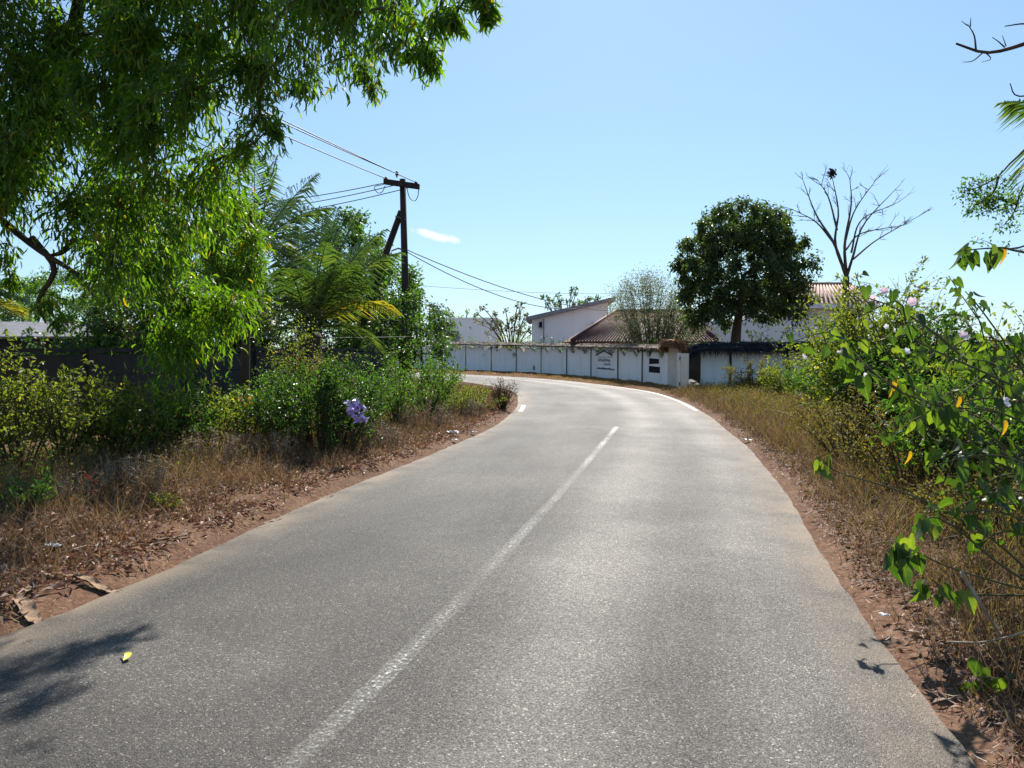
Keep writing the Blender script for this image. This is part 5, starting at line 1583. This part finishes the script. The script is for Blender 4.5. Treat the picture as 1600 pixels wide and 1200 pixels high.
# tree off the right edge: bare branch on top, leafy branch lower down
rt = np.array([P(1760, 560, 9.0)[0], 9.0, .05])
rtree = thing("roadside_tree", "half-bare tree beyond the right edge reaching in with dead and leafy branches", "tree", rt)
mb = MB(); mb.add(*tube(smooth_path([rt, P(1740, 400, 9), P(1755, 200, 9), P(1730, 20, 9), P(1740, -200, 9)], 16), np.linspace(.17, .07, 16), 9))
for q, r0 in ((((1750, 20, 9), (1640, 52, 9), (1590, 72, 9), (1540, 82, 9), (1494, 68, 9)), .035), (((1525, 78, 9), (1522, 55, 9), (1512, 38, 9)), .012), (((1516, 42, 9), (1517, 28, 9)), .008), (((1512, 40, 9), (1502, 33, 9)), .007), (((1536, 82, 9), (1520, 95, 9), (1504, 97, 9)), .009),
              (((1540, 82, 9), (1548, 92, 9), (1534, 97, 9)), .008), (((1570, 74, 9), (1560, 65, 9), (1550, 58, 9)), .009), (((1572, 72, 9), (1566, 55, 9)), .007), (((1740, 60, 9.3), (1640, 40, 9.3), (1600, 37, 9.3), (1570, 41, 9.3)), .018), (((1730, 150, 9), (1640, 145, 9), (1590, 150, 9), (1578, 130, 9)), .015)):
    mb.add(*tube(smooth_path([P(*k) for k in q], 12), np.linspace(r0, r0 * .35, 12), 5, cap=False))
leafy = [((1745, 330, 9), (1650, 210, 8.9), (1590, 245, 8.8), (1560, 275, 8.8), (1530, 292, 8.8), (1507, 298, 8.8)), ((1560, 276, 8.8), (1552, 300, 8.8), (1522, 322, 8.8)), ((1750, 380, 9), (1640, 250, 8.9), (1600, 290, 8.9), (1585, 330, 8.9), (1570, 350, 8.9)), ((1590, 320, 8.9), (1565, 312, 8.9), (1540, 318, 8.8)), ((1760, 420, 8.6), (1660, 360, 8.6), (1600, 385, 8.6), (1560, 388, 8.6), (1548, 380, 8.6))]
PP = []
for q in leafy:
    p = smooth_path([P(*k) for k in q], 16); mb.add(*tube(p, np.linspace(.016, .005, 16), 5, cap=False))
    for k in range(9, 16):
        for s_ in range(3 if q is not leafy[4] else 1):
            e = p[k] + unit_rand(1)[0] * rng.uniform(.05, .16); mb.add(*tube([p[k], e], [.004, .002], 3, cap=False))
            PP.append(e + rng.normal(size=(11, 3)) * .035)
ob("trunk", *mb.vf(), M['bark'], rtree, smooth=True)
PP = np.concatenate(PP); n = len(PP)
ob("foliage", *scatter(OVAL, PP, nrm(unit_rand(n) + [0, 0, -.4]), unit_rand(n), .05 * rng.uniform(.6, 1.3, n)), M['mid_tree'], rtree, kind="stuff")


# ------------------------------------------------------------------ grass, litter
def verge_points(n, x0, x1, y0, y1, side, s0, s1, near=1.0):
    out = []
    while sum(len(o) for o in out) < n:
        m = n * 3
        y = y0 + (y1 - y0) * rng.random(m) ** near; x = x0 + (x1 - x0) * rng.random(m)
        s, sd = lateral(x, y)
        k = (sd == side) & (s > s0) & (s < s1) & (rng.random(m) < sst(s0, s0 + .22, s) * .95 + .05) & (wob(x, y, 2.9, side) + .6 * wob(x, y, 7.0) + rng.normal(size=m) * .5 > -.55)
        out.append(np.stack([x[k], y[k], s[k]], 1))
    q = np.concatenate(out)[:n]
    return np.stack([q[:, 0], q[:, 1], ground_z(q[:, 0], q[:, 1]) - .01], 1), q[:, 2]


def grass(name, n, rect, side, s0, s1, h, w, mat, near, lean=.55, hs=1.0):
    p, s = verge_points(n, *rect, side, s0, s1, near)
    hh = h * rng.uniform(.45, 1.25, n) * (.35 + .65 * sst(s0, s0 + hs, s))
    d = nrm(np.stack([rng.normal(size=n) * lean, rng.normal(size=n) * lean, np.ones(n)], 1))
    width = w * (1 + p[:, 1] / 14.0)
    ob(name, *scatter(BLADE, p, d, unit_rand(n), hh, width / hh), M[mat], kind="stuff", label=GL[name + str(side)] if name + str(side) in GL else None)
    return p, s, hh


def fluff(name, n, rect, side, s0, s1, hmax, size, mat, near):
    """tiny leaves of the low weeds, spread through the height of the grass"""
    p, s = verge_points(n, *rect, side, s0, s1, near)
    p[:, 2] += hmax * rng.random(n) * sst(s0, s0 + 1.2, s)
    ob(name, *scatter(RHOMB, p, unit_rand(n), nrm(unit_rand(n) + [0, 0, .5]), size * rng.uniform(.5, 1.3, n) * (1 + p[:, 1] / 18)), M[mat], kind="stuff")


GL = {}
RR = (1.5, 11, 2.2, 29); LR = (-10, 1.5, 3.0, 30)
grass("dry_grass", 70000, RR, 1, .08, 6.5, .34, .0045, 'dry_grass', 1.6, hs=.6)
grass("dry_grass", 24000, RR, 1, .4, 6.5, .45, .0045, 'weed_olive', 1.5)
fluff("weed_leaves", 46000, RR, 1, .35, 6.5, .42, .022, 'weed_olive', 1.5)
fluff("weed_leaves", 22000, RR, 1, .35, 6.5, .36, .022, 'dry_grass', 1.6)
grass("dry_grass", 48000, LR, -1, .3, 4.5, .30, .0038, 'dry_grass', 1.4)
grass("dry_grass", 9000, LR, -1, 1.8, 5.0, .32, .004, 'weed_olive', 1.4)
fluff("weed_leaves", 26000, LR, -1, 1.5, 5.5, .42, .026, 'weed_olive', 1.4)
fluff("weed_leaves", 9000, LR, -1, 1.8, 5.5, .40, .03, 'shrub_g', 1.4)
grass("dry_grass", 9000, (1.5, 14, 24, 60), 1, .15, 2.2, .075, .010, 'straw_bright', 1.0)
grass("dry_grass", 3500, (-12, 2, 30, 60), 1, .15, 2.6, .08, .012, 'straw_bright', 1.0)

def litter(n, rect, side, s0, s1, near, size):
    p, s = verge_points(n, *rect, side, s0, s1, near)
    p[:, 2] += .015 + .03 * rng.random(n)
    d = nrm(np.stack([rng.normal(size=n), rng.normal(size=n), rng.normal(size=n) * .3], 1))
    tm = t_oval(.17, .14, .25) if side < 0 else t_rhomb(.17)
    ob("leaf_litter", *scatter(tm, p, d, nrm(np.stack([rng.normal(size=n) * .8, rng.normal(size=n) * .8, np.ones(n)], 1)), size * rng.uniform(.5, 1.3, n)), M['litter' if side < 0 else 'litter_dark'], kind="stuff")
litter(36000, (-8, 1.5, 3.2, 24), -1, .14, 4.0, 1.5, .085)
litter(16000, (1.5, 9, 2.2, 20), 1, .08, 2.0, 1.6, .065)
# needles and crumbs that spill onto the road's edge
for side, rect in ((-1, (-6, 1.5, 3.2, 22)), (1, (1.4, 6, 2.2, 24))):
    n = 6000
    p, s = verge_points(n, *rect, side, -.06, .95, 1.5)
    p[:, 2] = np.maximum(p[:, 2], -.025) + .018
    d = nrm(np.stack([rng.normal(size=n), rng.normal(size=n), rng.normal(size=n) * .12], 1))
    ob("dry_needles", *scatter(BLADE, p, d, np.tile([0., 0, 1], (n, 1)), .06 * rng.uniform(.4, 1.4, n), .09), M['straw_bright' if side < 0 else 'litter'], kind="stuff")


# ------------------------------------------------------------------ small things lying about
def sheath(label, pts, w, group="dry palm sheaths beside the road", mat='sheath'):
    """a curled strip of dry palm sheath lying on the verge"""
    g = [G(*q) for q in pts]
    p = smooth_path([[q[0], q[1], float(ground_z(np.array([q[0]]), np.array([q[1]]))[0]) + .016 + .008 * (i % 2)] for i, q in enumerate(g)], 16)
    t = nrm(np.gradient(p, axis=0)); n = nrm(np.cross(t, [0, 0, 1])); V = []
    ww = w * np.sin(np.linspace(.35, math.pi - .25, 16)) ** .6
    for i in range(16):
        for a in np.linspace(-1, 1, 7):
            V.append(p[i] + n[i] * ww[i] * math.sin(a * 1.2) + np.array([0, 0, ww[i] * (1 - math.cos(a * 1.2)) * .45 + .006 * math.sin(i * 1.7 + a * 3)]))
    V = np.array(V); m = len(V); V2 = V + [0, 0, .007]
    i = (np.arange(15)[:, None] * 7 + np.arange(6)[None]).ravel()
    q = np.stack([i, i + 1, i + 8, i + 7], 1)
    ob_solo("dry_palm_sheath", np.concatenate([V, V2]), np.concatenate([quads(q[:, ::-1]), quads(q + m)]), M[mat], label, "palm debris", group, smooth=True)


sheath("long tapered dry palm sheath pointing onto the road edge", [(102, 905), (135, 911), (165, 915), (193, 917)], .035)
sheath("wide curled palm sheath lowest in the left corner", [(25, 942), (38, 950), (50, 958), (61, 965)], .05)
sheath("dry palm strip lying above the curled sheath", [(28, 943), (40, 932), (52, 922), (58, 914)], .032)
sheath("thin bent palm strip between the two sheaths", [(60, 893), (68, 900), (78, 907), (90, 910)], .014)
sheath("pale palm sheath halfway along the left road edge", [(410, 812), (428, 808), (445, 803), (458, 798)], .04)
sheath("dark curled bark strip in the leaf litter", [(232, 845), (252, 850), (275, 845), (300, 838)], .025)
sheath("pale sheath furthest along the left road edge", [(500, 775), (515, 771), (528, 770)], .045)


def stick(label, pts, r, mat='stick', lift=.03):
    p = []
    for (x, y, z) in pts:
        g = G(x, y, z); p.append(g)
    ob_solo("fallen_stick", *tube(smooth_path(p, 12), np.linspace(r, r * .55, 12), 6), M[mat], label, "stick", "dead sticks on the verges", smooth=True)


stick("pale mottled stick leaning in the grass at lower right", [(1502, 893, .45), (1530, 940, .32), (1550, 972, .2), (1568, 1000, .1)], .010)
stick("thin curved stick lying across the lower right grass", [(1480, 1003, .16), (1530, 1004, .16), (1575, 995, .2), (1625, 980, .25)], .006)
stick("slim curved twig above the lower heart leaves", [(1345, 855, .22), (1390, 845, .3), (1440, 846, .34), (1500, 836, .38)], .004)
stick("dead branch lying on the right verge before the white wall", [(1195, 640, .2), (1225, 645, .22), (1250, 655, .15), (1275, 668, .1)], .022)
stick("pale thin stem standing in the leggy left bush", [(75, 695, .2), (88, 668, .45), (98, 645, .62), (108, 632, .75)], .007)
stick("thin twig resting on the left leaf litter", [(95, 865, .06), (115, 858, .10), (135, 852, .08)], .006)


def scrap(label, px, py, s, seed):
    r = np.random.default_rng(seed); c = G(px, py)
    z = float(ground_z(np.array([c[0]]), np.array([c[1]]))[0])
    U, W = np.meshgrid(np.linspace(-1, 1, 8), np.linspace(-1, 1, 7)); U, W = U.ravel(), W.ravel()
    V = np.stack([c[0] + s * U + .2 * s * r.normal(size=56), c[1] + s * .7 * W + .2 * s * r.normal(size=56), z + .05 + s * .45 * np.abs(np.sin(U * 3 + seed) * np.cos(W * 3)) + .1 * s * r.normal(size=56)], 1)
    i = (np.arange(6)[:, None] * 8 + np.arange(7)[None]).ravel()
    ob_solo("paper_scrap", V, quads(np.stack([i, i + 1, i + 9, i + 8], 1)), M['scrap_white'], label, "litter", "white litter on the verges")


scrap("crumpled white scrap on the left verge near the bend", 710, 681, .10, 1)
scrap("small white scrap below the first one near the bend", 712, 688, .06, 2)
scrap("white scrap near the dry bush at the bend", 740, 676, .06, 3)
scrap("white scrap at the right road edge before the bend", 1166, 688, .07, 4)
scrap("white scrap at the right road edge near the lower heart leaves", 1382, 962, .03, 5)
scrap("pale scrap at the left edge of the shaded verge", 84, 868, .05, 6)

# the yellow leaf on the asphalt
c = G(186, 1031); zr_ = road_z(c[0], c[1])
th_ = np.linspace(0, 1, 9); V = []
for k in th_:
    a = -.6 + 2.4 * k; cx, cz = .045 * math.cos(a), .02 + .022 * math.sin(k * math.pi) 
    w = .020 * math.sin(min(1, k * .9 + .1) * math.pi) ** .7 + .002
    for s_ in (-1, 0, 1): V.append([c[0] + cx + s_ * w * math.cos(a) * .8, c[1] + .045 * math.sin(a) + s_ * w * math.sin(a) * .8, zr_ + .004 + cz * (.6 if s_ else .35)])
i = (np.arange(8)[:, None] * 3 + np.arange(2)[None]).ravel()
ob_solo("fallen_leaf", V, quads(np.stack([i, i + 1, i + 4, i + 3], 1)), M['yellow_leaf'], "curled yellow leaf lying on the asphalt at lower left", "leaf", smooth=True)
